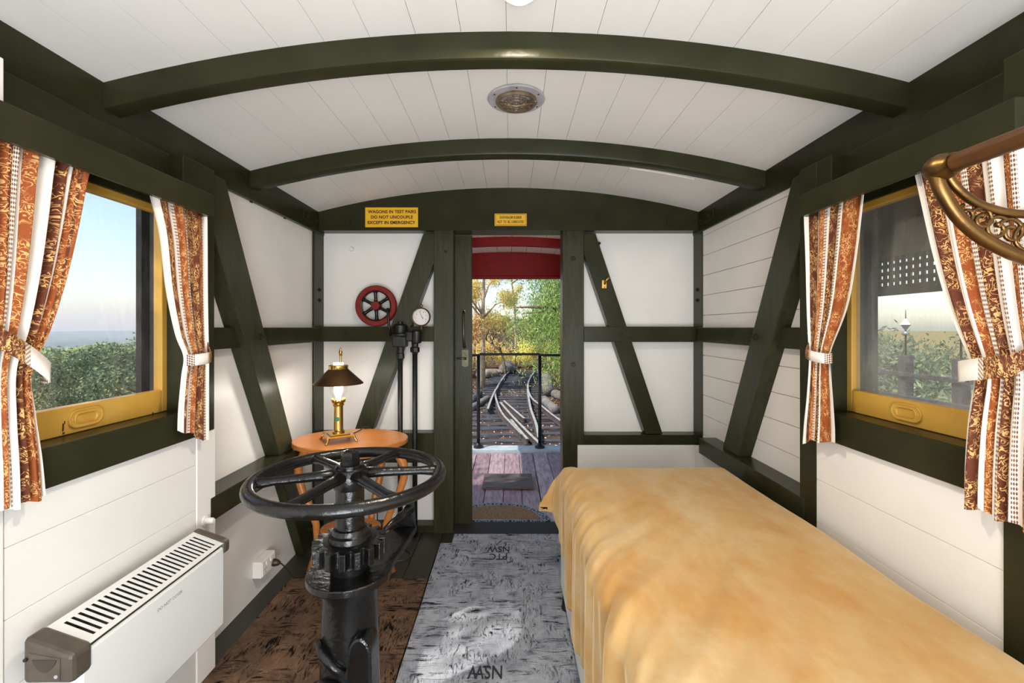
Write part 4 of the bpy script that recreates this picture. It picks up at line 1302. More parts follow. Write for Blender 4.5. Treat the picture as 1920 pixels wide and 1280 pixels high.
# end caps
for y0, y1, nm in ((HY0 - 0.058, HY0 - 0.004, 'end_cap'), (HY1 - 0.006, HY1 + 0.03, 'end_cap')):
    near = y0 < 1.3
    zb = 0.525 if near else 0.548
    o = prism(nm, 'heater_cap', ht, [(HB - 0.006, zb), (HFt + 0.006, zb), (HFt + 0.006, HZF + 0.004), (HB - 0.006, HZB + 0.006)], 'y', y0, y1, 0.010)
    if near:
        # scooped control recess
        pts = [(HB + 0.02 + 0.058 * f, 0.585 - 0.030 * math.sin(PI * f) ** 0.7) for f in [i / 14 for i in range(15)]]
        prism('recess_panel', 'heater_cap', o, [(HB + 0.012, 0.535), (HB + 0.085, 0.535), (HB + 0.085, 0.587), (HB + 0.012, 0.600)], 'y', y0 - 0.002, y0 + 0.003, 0.001)
        prism('control_recess', 'cap_dark', o, pts, 'y', y0 - 0.0035, y0 + 0.002, 0.0005)
        lathe('screw', 'grey_metal', o, [(0.0045, 0), (0.004, 0.0015), (0, 0.002)], (HB + 0.076, y0 - 0.002, 0.545), (0, -1, 0), 10)
        lathe('knob', 'iron_dull', o, [(0.005, 0), (0.004, 0.004), (0, 0.005)], (HB + 0.004, y0 - 0.001, 0.585), (0, -1, 0), 10)
text('lettering', 'grey_ink', ht, 'DO NOT COVER', 0.0135, (HFt + 0.0004, 1.395, 0.533), (PI / 2, 0, PI / 2), 0.0001, depth=0.0002)
for yy in (HY0 + 0.08, HY1 - 0.08):
    box('wall_bracket', 'heater', ht, HB - 0.045, HB + 0.004, yy, yy + 0.03, 0.34, 0.56)

# ------------------------------------------------------------------ socket, plug and lead
XW = XC - H_WALL
so = empty('power_socket', (XW, 2.355, 0.105))
tag(so, 'white double power socket low on the wall beside the heater', 'socket')
box('housing', 'plastic', so, XW, XW + 0.045, 2.29, 2.425, 0.105, 0.187, 0.004)
box('cover_plate', 'plastic', so, XW + 0.0445, XW + 0.050, 2.296, 2.419, 0.110, 0.182, 0.002)
for yy in (2.335, 2.375):
    box('switch', 'plastic', so, XW + 0.0495, XW + 0.054, yy - 0.006, yy + 0.006, 0.155, 0.173, 0.001)
bm = bmesh.new()
d = off(so)
for dy, dz in ((-0.008, 0.008), (0.008, 0.008), (0, -0.008)):
    bm_box(bm, XW + 0.0498 - d.x, XW + 0.0506 - d.x, 2.325 + dy - 0.0015 - d.y, 2.325 + dy + 0.0015 - d.y, 0.132 + dz - 0.004 - d.z, 0.132 + dz + 0.004 - d.z)
from_bm('pin_holes', bm, 'dark_gap', so)
plug = empty('lamp_cord', (XW + 0.05, 2.39, 0.13))
tag(plug, 'brown lamp lead plugged into the white socket', 'cord')
lathe('plug', 'brown_plastic', plug, [(0.019, 0), (0.019, 0.012), (0.013, 0.03), (0.006, 0.038), (0, 0.038)], (XW + 0.0505, 2.395, 0.135), (1, 0.1, -0.15), 16)
cordp = [(XW + 0.085, 2.40, 0.13), (XW + 0.11, 2.42, 0.09), (XW + 0.13, 2.46, 0.02), (XW + 0.17, 2.52, 0.006), (-1.05, 2.62, 0.005), (-0.96, 2.74, 0.005), (-0.83, 2.83, 0.005), (-0.72, 2.84, 0.005), (-0.62, 2.78, 0.005), (-0.60, 2.70, 0.005), (-0.68, 2.66, 0.005), (-0.79, 2.72, 0.006), (-0.82, 2.81, 0.02), (-0.83, 2.835, 0.3), (-0.835, 2.835, 0.55), (-0.85, 2.82, 0.70), (-0.88, 2.78, 0.762), (-0.90, 2.70, 0.757), (-0.92, 2.60, 0.757)]
def smooth_path(P, n=6):
    P = [Vector(p) for p in P]
    out = []
    for i in range(len(P) - 1):
        p0, p1, p2, p3 = P[max(i - 1, 0)], P[i], P[i + 1], P[min(i + 2, len(P) - 1)]
        for k in range(n):
            t = k / n
            out.append(0.5 * (2 * p1 + (p2 - p0) * t + (2 * p0 - 5 * p1 + 4 * p2 - p3) * t * t + (-p0 + 3 * p1 - 3 * p2 + p3) * t ** 3))
    out.append(P[-1])
    return out
tube('lead', 'brown_plastic', plug, smooth_path(cordp), 0.0035, 6)

# ------------------------------------------------------------------ red wheel on the rail, brake valve and gauge
rw = pix(703, 573, YB - 0.01)
RW = Vector((rw.x, YB + 0.02, 1.377 + 0.1385))
wh = empty('hand_wheel', (RW.x, RW.y, 1.377))
tag(wh, 'small red iron wheel with six black spokes leaning on the end wall rail', 'wheel')
pts = [(RW.x + 0.119 * math.cos(2 * PI * k / 60), RW.y, RW.z + 0.119 * math.sin(2 * PI * k / 60)) for k in range(60)]
bm = bmesh.new()
d = off(wh)
rings = []
sec = [(0.100, 0.012), (0.100, -0.014), (0.106, -0.020), (0.131, -0.020), (0.1375, -0.012), (0.1375, 0.012)]
for k in range(60):
    a = 2 * PI * k / 60
    rings.append([bm.verts.new((RW.x + r * math.cos(a) - d.x, RW.y + dy - d.y, RW.z + r * math.sin(a) - d.z)) for r, dy in sec])
for k in range(60):
    a, b = rings[k], rings[(k + 1) % 60]
    for i in range(len(sec)):
        i2 = (i + 1) % len(sec)
        bm.faces.new((a[i], a[i2], b[i2], b[i]))
bmesh.ops.recalc_face_normals(bm, faces=list(bm.faces))
o = from_bm('rim', bm, 'wheel_red', wh, True)
o.data.set_sharp_from_angle(angle=0.5)
bm = bmesh.new()
rings = []
sec = [(0.094, 0.010), (0.094, -0.012), (0.101, -0.016), (0.101, 0.011)]
for k in range(60):
    a = 2 * PI * k / 60
    rings.append([bm.verts.new((RW.x + r * math.cos(a) - d.x, RW.y + dy - d.y, RW.z + r * math.sin(a) - d.z)) for r, dy in sec])
for k in range(60):
    a, b = rings[k], rings[(k + 1) % 60]
    for i in range(len(sec)):
        i2 = (i + 1) % len(sec)
        bm.faces.new((a[i], a[i2], b[i2], b[i]))
bmesh.ops.recalc_face_normals(bm, faces=list(bm.faces))
from_bm('rim_lining', bm, 'iron', wh)
for k in range(6):
    a = math.radians(33 + 60 * k)
    ca, sa = math.cos(a), math.sin(a)
    P = lambda r: (RW.x + r * ca, RW.y - 0.004, RW.z + r * sa)
    tube('spoke', 'iron', wh, [P(0.02), P(0.045), P(0.08), P(0.098)], [0.015, 0.0115, 0.0115, 0.017], 10)
lathe('hub', 'wheel_red', wh, [(0.0, 0.012), (0.032, 0.012), (0.034, -0.012), (0.030, -0.018), (0, -0.019)], RW, (0, -1, 0), 26)
lathe('hub', 'wheel_red', wh, [(0.029, 0.0), (0.029, 0.022), (0.026, 0.026), (0, 0.026)], RW, (0, -1, 0), 26)

PY = YB - 0.045
bv = empty('brake_valve', (-0.69, PY, 0.0))
tag(bv, 'black iron brake valve on two tall pipes beside the doorway', 'brake valve')
xl, xr = -0.722, -0.626
for xx, ztop in ((xl, 1.26), (xr, 1.26)):
    tube('pipe', 'iron_dull', bv, [(xx, PY, 0.002), (xx, PY, 0.6), (xx, PY, ztop)], 0.0165, 16)
lathe('union', 'iron_dull', bv, [(0.017, -0.035), (0.022, -0.02), (0.027, -0.016), (0.027, 0.016), (0.022, 0.02), (0.024, 0.06), (0.017, 0.064)], (xl, PY, 1.185), seg=8)
lathe('union', 'iron_dull', bv, [(0.017, -0.03), (0.021, -0.02), (0.031, -0.014), (0.031, 0.014), (0.021, 0.02), (0.023, 0.07), (0.017, 0.075)], (xr, PY, 1.225), seg=8)
box('valve_body', 'iron_dull', bv, xl - 0.043, xl + 0.045, PY - 0.05, PY + 0.04, 1.243, 1.325, 0.008)
lathe('valve_head', 'iron_dull', bv, [(0.042, 0.0), (0.046, 0.01), (0.046, 0.058), (0.036, 0.066), (0.018, 0.070), (0.016, 0.085), (0, 0.086)], (xl, PY, 1.325), seg=16)
tube('valve_spindle', 'iron_dull', bv, [(xl - 0.06, PY - 0.045, 1.322), (xl + 0.0, PY - 0.052, 1.322), (xl + 0.05, PY - 0.05, 1.322)], [0.013, 0.012, 0.016], 10)
tube('lever', 'iron', bv, [(xl - 0.055, PY - 0.055, 1.318), (xl - 0.058, PY - 0.06, 1.38), (xl - 0.064, PY - 0.062, 1.45), (xl - 0.066, PY - 0.06, 1.495)], [0.013, 0.009, 0.008, 0.010], 10)
box('cross_body', 'iron_dull', bv, xl + 0.03, xr + 0.005, PY - 0.03, PY + 0.03, 1.282, 1.342, 0.006)
lathe('valve_cup', 'iron_dull', bv, [(0.018, -0.05), (0.030, -0.045), (0.034, -0.035), (0.034, 0.03), (0.028, 0.036), (0, 0.036)], (xr + 0.012, PY - 0.008, 1.315), seg=18)
gp = pix(790, 594, PY - 0.03)
ga = empty('pressure_gauge', (gp.x, PY - 0.01, gp.z))
tag(ga, 'round white dial pressure gauge in a brown case on the brake valve', 'gauge')
gy = PY - 0.03
lathe('case', 'gauge_rim', ga, [(0.0, -0.04), (0.052, -0.04), (0.056, -0.03), (0.059, 0.0), (0.061, 0.008), (0.058, 0.014), (0.0525, 0.013), (0.052, 0.006), (0.0, 0.006)], (gp.x, gy, gp.z), (0, -1, 0), 40)
dl = lathe('dial', 'gauge_white', ga, [(0.0, 0.0065), (0.052, 0.0065), (0.052, 0.008), (0.0, 0.008)], (gp.x, gy, gp.z), (0, -1, 0), 40)
bm = bmesh.new()
d = off(dl)
for k in range(25):
    a = math.radians(225 - 270 * k / 24)
    r0, r1 = (0.039, 0.046) if k % 4 == 0 else (0.042, 0.046)
    bm_tube(bm, [(gp.x + r * math.cos(a) - d.x, gy - 0.0082 - d.y, gp.z + r * math.sin(a) - d.z) for r in (r0, r1)], 0.0006 if k % 4 else 0.001, 4)
from_bm('scale_marks', bm, 'ink', dl)
for val, ang in (('5', 190), ('10', 150), ('15', 105), ('20', 62), ('25', 18), ('30', -28)):
    a = math.radians(ang)
    text('numeral', 'ink', dl, val, 0.0095, (gp.x + 0.034 * math.cos(a), gy - 0.0082, gp.z + 0.034 * math.sin(a)), (PI / 2, 0, 0), 0.0001, depth=0.0002)
tube('needle', 'ink', ga, [(gp.x + 0.013, gy - 0.010, gp.z - 0.012), (gp.x + 0.004, gy - 0.010, gp.z + 0.004), (gp.x - 0.010, gy - 0.010, gp.z + 0.038)], [0.006, 0.0035, 0.0008], 6, flat=0.3)
bm = bmesh.new()
d = off(ga)
bm_tube(bm, [(gp.x + 0.008 * math.cos(2 * PI * k / 16) - d.x, gy - d.y, gp.z + 0.071 + 0.008 * math.sin(2 * PI * k / 16) - d.z) for k in range(16)], 0.0035, 8, True)
from_bm('hanging_ring', bm, 'gauge_rim', ga, True)
lathe('stem', 'brass_dark', ga, [(0.010, 0), (0.010, 0.03), (0, 0.03)], (gp.x, gy + 0.01, gp.z - 0.082), (0, 0, 1), 10)

# ------------------------------------------------------------------ luggage rack
RXr, RYr = 0.905, 0.958
RZr = EYE + (CY - 310) * RYr / F * 1.0
rk = empty('luggage_rack', (1.1, 0.6, RZr))
tag(rk, 'old brass luggage rack bracket and wooden rod over the bed', 'luggage rack')
RZr = 1.706
tube('rod', 'wood_rod', rk, [(RXr, RYr, RZr), (RXr, 0.5, RZr), (RXr, -0.1, RZr)], 0.0185, 18)
lathe('knuckle', 'brass_dark', rk, [(0.0, 0.031), (0.011, 0.029), (0.021, 0.021), (0.027, 0.008), (0.0285, -0.006), (0.026, -0.019), (0.0215, -0.026), (0.0215, -0.034), (0, -0.034)], (RXr, RYr, RZr), (0, 1, 0), 24)
XWr = XC + H_LINE - 0.004
lowc = smooth_path([(RXr - 0.008, RYr, RZr), (RXr - 0.005, RYr, RZr - 0.03), (RXr + 0.012, RYr, RZr - 0.065), (RXr + 0.04, RYr, RZr - 0.105), (RXr + 0.085, RYr, RZr - 0.145), (RXr + 0.14, RYr, RZr - 0.175), (RXr + 0.20, RYr, RZr - 0.20), (XWr - 0.004, RYr, RZr - 0.235)], 5)
upc = smooth_path([(RXr + 0.012, RYr, RZr - 0.010), (RXr + 0.035, RYr, RZr - 0.042), (RXr + 0.075, RYr, RZr - 0.073), (RXr + 0.13, RYr, RZr - 0.092), (RXr + 0.19, RYr, RZr - 0.098), (XWr - 0.004, RYr, RZr - 0.095)], 5)
tube('arm', 'brass_dark', rk, lowc, 0.0135, 12)
tube('arm', 'brass_dark', rk, upc, 0.009, 12)
bm = bmesh.new()
d = off(rk)
bm_box(bm, XWr - 0.008 - d.x, XWr - d.x, RYr - 0.02 - d.y, RYr + 0.02 - d.y, RZr - 0.26 - d.z, RZr - 0.05 - d.z)
bm_bevel(bm, 0.003)
from_bm('wall_plate', bm, 'brass_dark', rk)
def spiral(cx, cz, r0, turns, a0, sgn):
    return [(RXr + cx + r0 * (1 - 0.7 * k / 20) * math.cos(a0 + sgn * turns * 2 * PI * k / 20), RYr, RZr + cz + r0 * (1 - 0.7 * k / 20) * math.sin(a0 + sgn * turns * 2 * PI * k / 20)) for k in range(21)]
for (cx, cz, r0, tr, a0, sg) in ((0.056, -0.098, 0.022, 1.1, 1.9, 1), (0.088, -0.108, 0.026, 1.2, 2.6, -1), (0.120, -0.128, 0.028, 1.2, 0.6, 1), (0.150, -0.134, 0.030, 1.25, 2.8, -1), (0.185, -0.150, 0.036, 1.2, 0.8, 1), (0.222, -0.150, 0.036, 1.2, 2.2, -1)):
    tube('scroll', 'brass_dark', rk, spiral(cx, cz, r0, tr, a0, sg), [0.0042] * 19 + [0.0055, 0.006], 8)
# wire netting slung between rod and wall
bm = bmesh.new()
for k in range(16):
    y0 = 0.66 - k * 0.06
    for dy in (-0.12, 0.12):
        P = []
        for q in range(9):
            f = q / 8
            P.append((RXr + 0.02 + (XWr - RXr - 0.03) * f - d.x, y0 + dy * f - d.y, RZr - 0.005 - 0.05 * math.sin(PI * f) - d.z))
        bm_tube(bm, P, 0.0022, 5)
from_bm('netting', bm, 'brass_dark', rk, True)
rk['label'] = 'old brass luggage rack with wooden rod and scrolled bracket over the bed'
y2 = -0.05
tube('arm', 'brass_dark', rk, [(p[0], y2, p[2]) for p in lowc], 0.0135, 10)

# ------------------------------------------------------------------ end balcony
DZ = -0.03
pf = struct(box('porch_floor', 'dark_gap', None, -1.36, 1.34, YW + 0.08, 5.12, DZ - 0.12, DZ - 0.03))
x = -1.30
i = 0
while x < 1.25:
    j1, j2 = random.uniform(0.001, 0.004), random.uniform(0.001, 0.004)
    box('plank', 'deck', pf, x + j1, x + 0.155 - j2, YW + 0.08, 5.10 + random.uniform(-0.03, 0.0), DZ - 0.03, DZ + random.uniform(-0.006, 0.0), 0.003, 1)
    x += 0.155
struct(box(trim_name(), 'edge_plate', None, -1.36, 1.34, 5.12, 5.30, -0.30, 0.0, 0.006), 'pale worn end beam at the edge of the porch')
# loose hatch boards
hb = empty('hatch_board', (-0.02, 4.11, DZ))
tag(hb, 'pair of grey weathered boards laid across the porch floor', 'hatch')
box('plank', 'deck_grey', hb, -0.245, 0.20, 4.115, 4.295, DZ + 0.002, DZ + 0.024, 0.003)
box('plank', 'deck_grey', hb, -0.245, 0.205, 3.93, 4.11, DZ + 0.002, DZ + 0.024, 0.003)
# half-round door mat
MX, MY = -0.10, 3.235
mat_ = empty('door_mat', (MX, MY, DZ))
tag(mat_, 'half-round brown coir door mat with scrolled rubber border on the porch', 'door mat')
def half(a, b, n=40, y0=0.0):
    return [(MX + a * math.cos(PI * k / n), MY + y0 + b * math.sin(PI * k / n)) for k in range(n + 1)]
prism('rubber_border', 'rubber_dark', mat_, half(0.40, 0.375), 'z', DZ + 0.001, DZ + 0.007, 0.001)
prism('coir_field', 'coir', mat_, half(0.315, 0.255, y0=0.062), 'z', DZ + 0.007, DZ + 0.016, 0.002)
bm = bmesh.new()
d = off(mat_)
zt = DZ + 0.010 - d.z
for a, b, y0 in ((0.395, 0.37, 0.004), (0.325, 0.265, 0.056)):
    P = [(p[0] - d.x, p[1] - d.y, zt) for p in half(a, b, 44, y0)]
    bm_tube(bm, P + [P[0]], 0.005, 6)
from_bm('border_edge', bm, 'rubber', mat_, True)
bm = bmesh.new()
def flat_spiral(c, r0, a0, sg):
    return [(c[0] + r0 * (1 - 0.75 * k / 14) * math.cos(a0 + sg * 2 * PI * 1.15 * k / 14) - d.x, c[1] + r0 * (1 - 0.75 * k / 14) * math.sin(a0 + sg * 2 * PI * 1.15 * k / 14) - d.y, zt) for k in range(15)]
for k in range(17):
    a = PI * (k + 0.5) / 17
    c = (MX + 0.36 * math.cos(a), MY + 0.032 + 0.315 * math.sin(a))
    bm_tube(bm, flat_spiral(c, 0.030, a + (0 if k % 2 else PI), 1 if k % 2 else -1), 0.006, 5)
for k in range(11):
    c = (MX - 0.33 + 0.066 * k, MY + 0.031)
    bm_tube(bm, flat_spiral(c, 0.028, (0 if k % 2 else PI), 1 if k % 2 else -1), 0.006, 5)
from_bm('border_scrolls', bm, 'rubber', mat_, True)
# railing
ra = empty('porch_railing', (0, 5.2, 0.0))
tag(ra, 'thin black iron railing along the end of the porch', 'railing')
tube('top_rail', 'iron_dull', ra, [(-1.3, 5.2, 1.055), (-0.36, 5.2, 1.055), (-0.345, 5.2, 1.066), (0.33, 5.2, 1.066), (0.345, 5.2, 1.055), (1.3, 5.2, 1.055)], 0.014, 10)
for xx in (-0.366, 0.336, -1.25, 1.25):
    tube('post', 'iron_dull', ra, [(xx, 5.2, 0.01), (xx, 5.2, 1.05)], 0.019, 12)
    lathe('post_foot', 'iron_dull', ra, [(0.058, 0.0), (0.058, 0.018), (0.035, 0.03), (0.022, 0.05), (0, 0.05)], (xx, 5.2, 0.002), seg=10)
# porch roof in red
PA = 2.19
pc = struct(box('ceiling_porch', 'dark_gap', None, -1.45, 1.42, YW + 0.07, 5.35, 2.36, 2.40))
arch_slab('backing', 'dark_gap', pc, YW + 0.07, 5.3, XC - 1.42, XC + 1.42, PA, 0.03, 20, 0.012)
x = XC - 1.35
while x < 1.3:
    arch_slab('board', 'pink', pc, YW + 0.07, 5.3, x + 0.002, x + 0.151, PA, 0.012, 2)
    x += 0.153
def porch_arch(y0, y1, zb, depth, label):
    xs = [XC - 1.33 + 2.66 * i / 24 for i in range(25)]
    top = [(x, ceil_z(x, PA) + 0.004) for x in xs]
    bot = [(x, (ceil_z(x, PA) - depth) if zb is None else zb) for x in xs]
    return struct(prism(trim_name(), 'red', None, top + bot[::-1], 'y', y0, y1, 0.0), label)
porch_arch(4.10, 4.17, None, 0.078, 'thin red arched rib under the porch roof')
po = porch_arch(4.93, 5.0, 1.925, 0, 'broad red arched beam at the end of the porch')
box('lip', 'red', po, -1.3, 1.28, 4.90, 5.02, 1.902, 1.928, 0.004)
for s in (-1, 1):
    struct(box(trim_name(), 'red', None, XC + s * 1.26, XC + s * 1.34, 4.92, 5.02, 0.0, 1.95, 0.004), 'red corner post of the porch ' + ('on the valley side' if s < 0 else 'on the shed side'))

# ------------------------------------------------------------------ land outside
def land_z(x, y):
    l = np.clip((-4.5 - x) / 22.0, 0, 1)
    z = -1.32 - 6.5 * l * l * (3 - 2 * l)
    f = np.clip((-26 - x) / 220.0, 0, 1)
    z = z - 6.0 * f
    p = np.clip((-240 - x) / 500.0, 0, 1)
    z = z - 45.0 * p * p * (3 - 2 * p)
    z = z + 0.9 * np.sin(x * 0.021 + 1.0) * np.sin(y * 0.017) * f * 3
    hills = np.exp(-((x + 3300) / 500.0) ** 2) * (22 + 12 * np.sin(y * 0.0021) + 7 * np.sin(y * 0.0053 + 1))
    z = z + hills
    z = z + 0.05 * np.sin(x * 1.9 + y * 0.6) * np.sin(y * 1.3 - x * 0.4) * np.clip((np.hypot(x, y - 5) - 4) / 8, 0, 1)
    b = np.clip((x - 2.5) / 3.0, 0, 1)
    return z + 0.25 * b
def land():
    xs = np.concatenate([-np.geomspace(5200, 14, 60), np.linspace(-13.5, 8, 60), np.geomspace(8.5, 300, 18)])
    ys = np.concatenate([-np.geomspace(600, 6, 16), np.linspace(-5, 32, 75), np.geomspace(33, 5200, 50)])
    Xg, Yg = np.meshgrid(xs, ys)
    Zg = land_z(Xg, Yg)
    nx, ny = len(xs), len(ys)
    V = np.stack([Xg, Yg, Zg], -1).reshape(-1, 3)
    idx = np.arange(nx * ny).reshape(ny, nx)
    Fq = np.stack([idx[:-1, :-1], idx[:-1, 1:], idx[1:, 1:], idx[1:, :-1]], -1).reshape(-1, 4)
    me = bpy.data.meshes.new('ground')
    me.from_pydata(V.tolist(), [], Fq.tolist())
    t = NT('land')
    g = t.n('ShaderNodeNewGeometry')
    sp = t.n('ShaderNodeSeparateXYZ')
    t.l(g.outputs['Position'], sp.inputs[0])
    n1 = t.noise(g.outputs['Position'], 1.4, 8, 0.7)
    n2 = t.noise(g.outputs['Position'], 0.012, 6, 0.65)
    n3 = t.noise(g.outputs['Position'], 22, 4)
    soil = t.ramp(n1, [(0.3, lin(44, 36, 33)), (0.55, lin(88, 72, 62)), (0.72, lin(150, 126, 106))])
    grass = t.ramp(n1, [(0.3, lin(110, 104, 66)), (0.7, lin(178, 164, 118))])
    plain = t.ramp(n2, [(0.35, lin(66, 84, 76)), (0.55, lin(96, 108, 88)), (0.68, lin(158, 154, 120))])
    fx = t.ramp(t.math('MULTIPLY', t.math('ABSOLUTE', sp.outputs[0]), 0.02), [(0.10, 0.0), (0.3, 1.0)])
    fp = t.ramp(t.math('MULTIPLY', sp.outputs[0], -0.001), [(0.15, 0.0), (0.3, 1.0)])
    col = t.mix(fp, t.mix(fx, soil, grass), plain)
    t.bsdf(col, 1.0, 0, n3, 0.5, 0.05, **{'Specular IOR Level': 0.0})
    o = link('ground', me, t.m, None, True)
    struct(o)
land()

def quads(name, Q, mat, parent=None, kind=None):
    """Q: (n,4,3) array of quads as one mesh."""
    n = len(Q)
    me = bpy.data.meshes.new(name)
    me.vertices.add(n * 4)
    me.vertices.foreach_set('co', np.ascontiguousarray(Q, dtype=np.float32).reshape(-1))
    me.loops.add(n * 4)
    me.loops.foreach_set('vertex_index', np.arange(n * 4, dtype=np.int32))
    me.polygons.add(n)
    me.polygons.foreach_set('loop_start', np.arange(0, n * 4, 4, dtype=np.int32))
    me.update(calc_edges=True)
    me.validate()
    o = link(name, me, mat, parent)
    if kind:
        o['kind'] = kind
    return o

def leaf_quads(C, dirs, ln, wd, nrm=None):
    """diamond leaves at C pointing along dirs"""
    n = len(C)
    dirs = dirs / (np.linalg.norm(dirs, axis=1, keepdims=True) + 1e-9)
    r = RNG.normal(size=(n, 3)) if nrm is None else nrm
    sd = np.cross(dirs, r)
    sd /= (np.linalg.norm(sd, axis=1, keepdims=True) + 1e-9)
    ln = np.asarray(ln).reshape(-1, 1) * np.ones((n, 1))
    wd = np.asarray(wd).reshape(-1, 1) * np.ones((n, 1))
    return np.stack([C - dirs * ln * 0.5, C + sd * wd * 0.5, C + dirs * ln * 0.5, C - sd * wd * 0.5], 1)

def blob_leaves(blobs, n, ln, wd, droop=0.0, fill=0.55):
    out = []
    B = np.array(blobs, dtype=float)          # x, y, z, r
    w = B[:, 3] ** 2
    k = RNG.choice(len(B), size=n, p=w / w.sum())
    d = RNG.normal(size=(n, 3))
    d /= np.linalg.norm(d, axis=1, keepdims=True)
    rr = B[k, 3] * (fill + (1 - fill) * RNG.random(n)) * (1 + 0.15 * RNG.normal(size=n))
    C = B[k, :3] + d * rr[:, None] * np.array([1, 1, 0.8])
    dr = RNG.normal(size=(n, 3)) + np.array([0, 0, -droop])
    return leaf_quads(C, dr, ln * (0.7 + 0.6 * RNG.random(n)), wd * (0.7 + 0.6 * RNG.random(n)), d + 0.45 * RNG.normal(size=(n, 3)))

def branchy(name, mat, parent, segs):
    bm = bmesh.new()
    d = off(parent)
    for P, R in segs:
        bm_tube(bm, [Vector(p) - d for p in P], R, 7)
    return from_bm(name, bm, mat, parent, True)

# gum trees on the slope, seen through the window over the heater
def gum_proto(seed, leafmat, hgt, spread, nleaf, loc, bush=1.0):
    rg = random.Random(seed)
    t = empty('gum_tree', loc)
    blobs, segs = [], []
    base = Vector(loc)
    top = base + Vector((rg.uniform(-0.4, 0.4), rg.uniform(-0.4, 0.4), hgt * 0.55))
    segs.append(([base - Vector((0, 0, 0.3)), base.lerp(top, 0.5) + Vector((rg.uniform(-.2, .2), rg.uniform(-.2, .2), 0)), top], [0.20 * hgt / 6, 0.15 * hgt / 6, 0.10 * hgt / 6]))
    for k in range(11):
        a = 2 * PI * k / 11 + rg.uniform(-0.3, 0.3)
        rr = spread * rg.uniform(0.45, 1.05)
        e = base + Vector((rr * math.cos(a), rr * math.sin(a), hgt * rg.uniform(0.55, 0.9)))
        s = base.lerp(top, rg.uniform(0.35, 1.0))
        segs.append(([s, s.lerp(e, 0.5) + Vector((0, 0, -0.2)), e], [0.07, 0.05, 0.02]))
        blobs.append((e.x - base.x, e.y - base.y, e.z - base.z, spread * rg.uniform(0.20, 0.34)))
        e2 = e + Vector((rg.uniform(-.6, .6), rg.uniform(-.6, .6), rg.uniform(-0.2, 0.5)))
        blobs.append((e2.x - base.x, e2.y - base.y, e2.z - base.z, spread * rg.uniform(0.15, 0.28)))
        e3 = e + Vector((rg.uniform(-.9, .9), rg.uniform(-.9, .9), rg.uniform(-0.5, 0.4)))
        blobs.append((e3.x - base.x, e3.y - base.y, e3.z - base.z, spread * rg.uniform(0.13, 0.24)))
    blobs.append((0.3, -0.2, hgt * 0.88, spread * 0.34))
    branchy('trunk', 'bark', t, segs)
    Q = blob_leaves(blobs, nleaf * 2, 0.17, 0.085, 0.4, 0.8)
    quads('foliage', Q, leafmat, t)
    return t
def copy_tree(o):
    c = o.copy()
    COL.objects.link(c)
    for ch in o.children:
        k = ch.copy()
        COL.objects.link(k)
        k.parent = c
    return c
GUM_LABEL = 'olive green gum tree on the hillside outside the window over the heater'
GUM_GROUP = 'gum trees on the hillside'
protos = [gum_proto(21, M['leaf_gum'], 5.6, 3.0, 7500, (0, 0, 0)), gum_proto(22, M['leaf_dark'], 6.2, 3.6, 9000, (0, 0, 0)), gum_proto(23, M['leaf_gum'], 4.8, 2.6, 6500, (0, 0, 0))]
def put(t, x, y, top, s=1.0, rz=0.0):
    z = float(land_z(np.array(x), np.array(y)))
    t.location = (x, y, z - 0.05)
    t.rotation_euler = (0, 0, rz)
    t.scale = (s, s, s)
spots = [(-17.2, 22.6, 1, 1.0), (-27, 31, 1, 1.05), (-31, 27, 0, 1.0), (-33, 38, 2, 1.2), (-38, 34, 0, 1.05),
         (-40, 46, 1, 1.05), (-46, 42, 0, 1.15), (-42, 50, 2, 1.25), (-50, 58, 1, 1.05), (-56, 53, 0, 1.2),
         (-62, 70, 1, 1.15), (-68, 64, 2, 1.3), (-70, 76, 0, 1.3), (-24, 27.5, 2, 0.85), (-16.5, 15.6, 2, 0.62), (-19.0, 17.2, 0, 0.62), (-23.5, 22.0, 2, 0.75), (-18.6, 18.6, 0, 0.6), (-58, 66, 0, 1.2), (-29, 33.5, 0, 0.8), (-25.5, 24.0, 0, 0.62)]
used = set()
rg = random.Random(5)
for i, (x, y, k, s) in enumerate(spots):
    t = protos[k] if k not in used else copy_tree(protos[k])
    used.add(k)
    put(t, x, y, 0, s, rg.uniform(0, 6.28))
    tag(t, GUM_LABEL, 'tree', GUM_GROUP)
    if i == 0:
        tag(t, 'broad dark gum tree just below the window over the heater, foremost of the hillside trees', 'tree', GUM_GROUP)
# the wooded land beyond, too far to tell the trees apart
bl = []
for k in range(420):
    d_ = rg.uniform(75, 330)
    a = rg.uniform(0.62, 0.90)
    x, y = -d_ * math.sin(a), d_ * math.cos(a)
    z = float(land_z(np.array(x), np.array(y)))
    r_ = rg.uniform(1.6, 3.4)
    bl.append((x, y, z + 2.2 + rg.uniform(-0.8, 1.8), r_))
Q = blob_leaves(bl, 60000, 0.95, 0.6, 0.3, 0.7)
tag(quads('forest', Q, 'leaf_gum'), 'blue green forest spreading to the horizon outside the window', 'forest', kind='stuff')

# haze lying over the valley
def haze():
    bm = bmesh.new()
    bm_box(bm, -5000, -95, -400, 5000, -75, 110)
    t = NT('valley_haze')
    v = t.n('ShaderNodeVolumeScatter')
    v.inputs['Color'].default_value = (0.62, 0.82, 1.0, 1)
    v.inputs['Density'].default_value = 0.00036
    v.inputs['Anisotropy'].default_value = 0.2
    t.l(v.outputs[0], t.out.inputs['Volume'])
    o = from_bm('haze', bm, t.m)
    tag(o, 'pale blue haze over the distant valley', 'haze', kind='stuff')
haze()

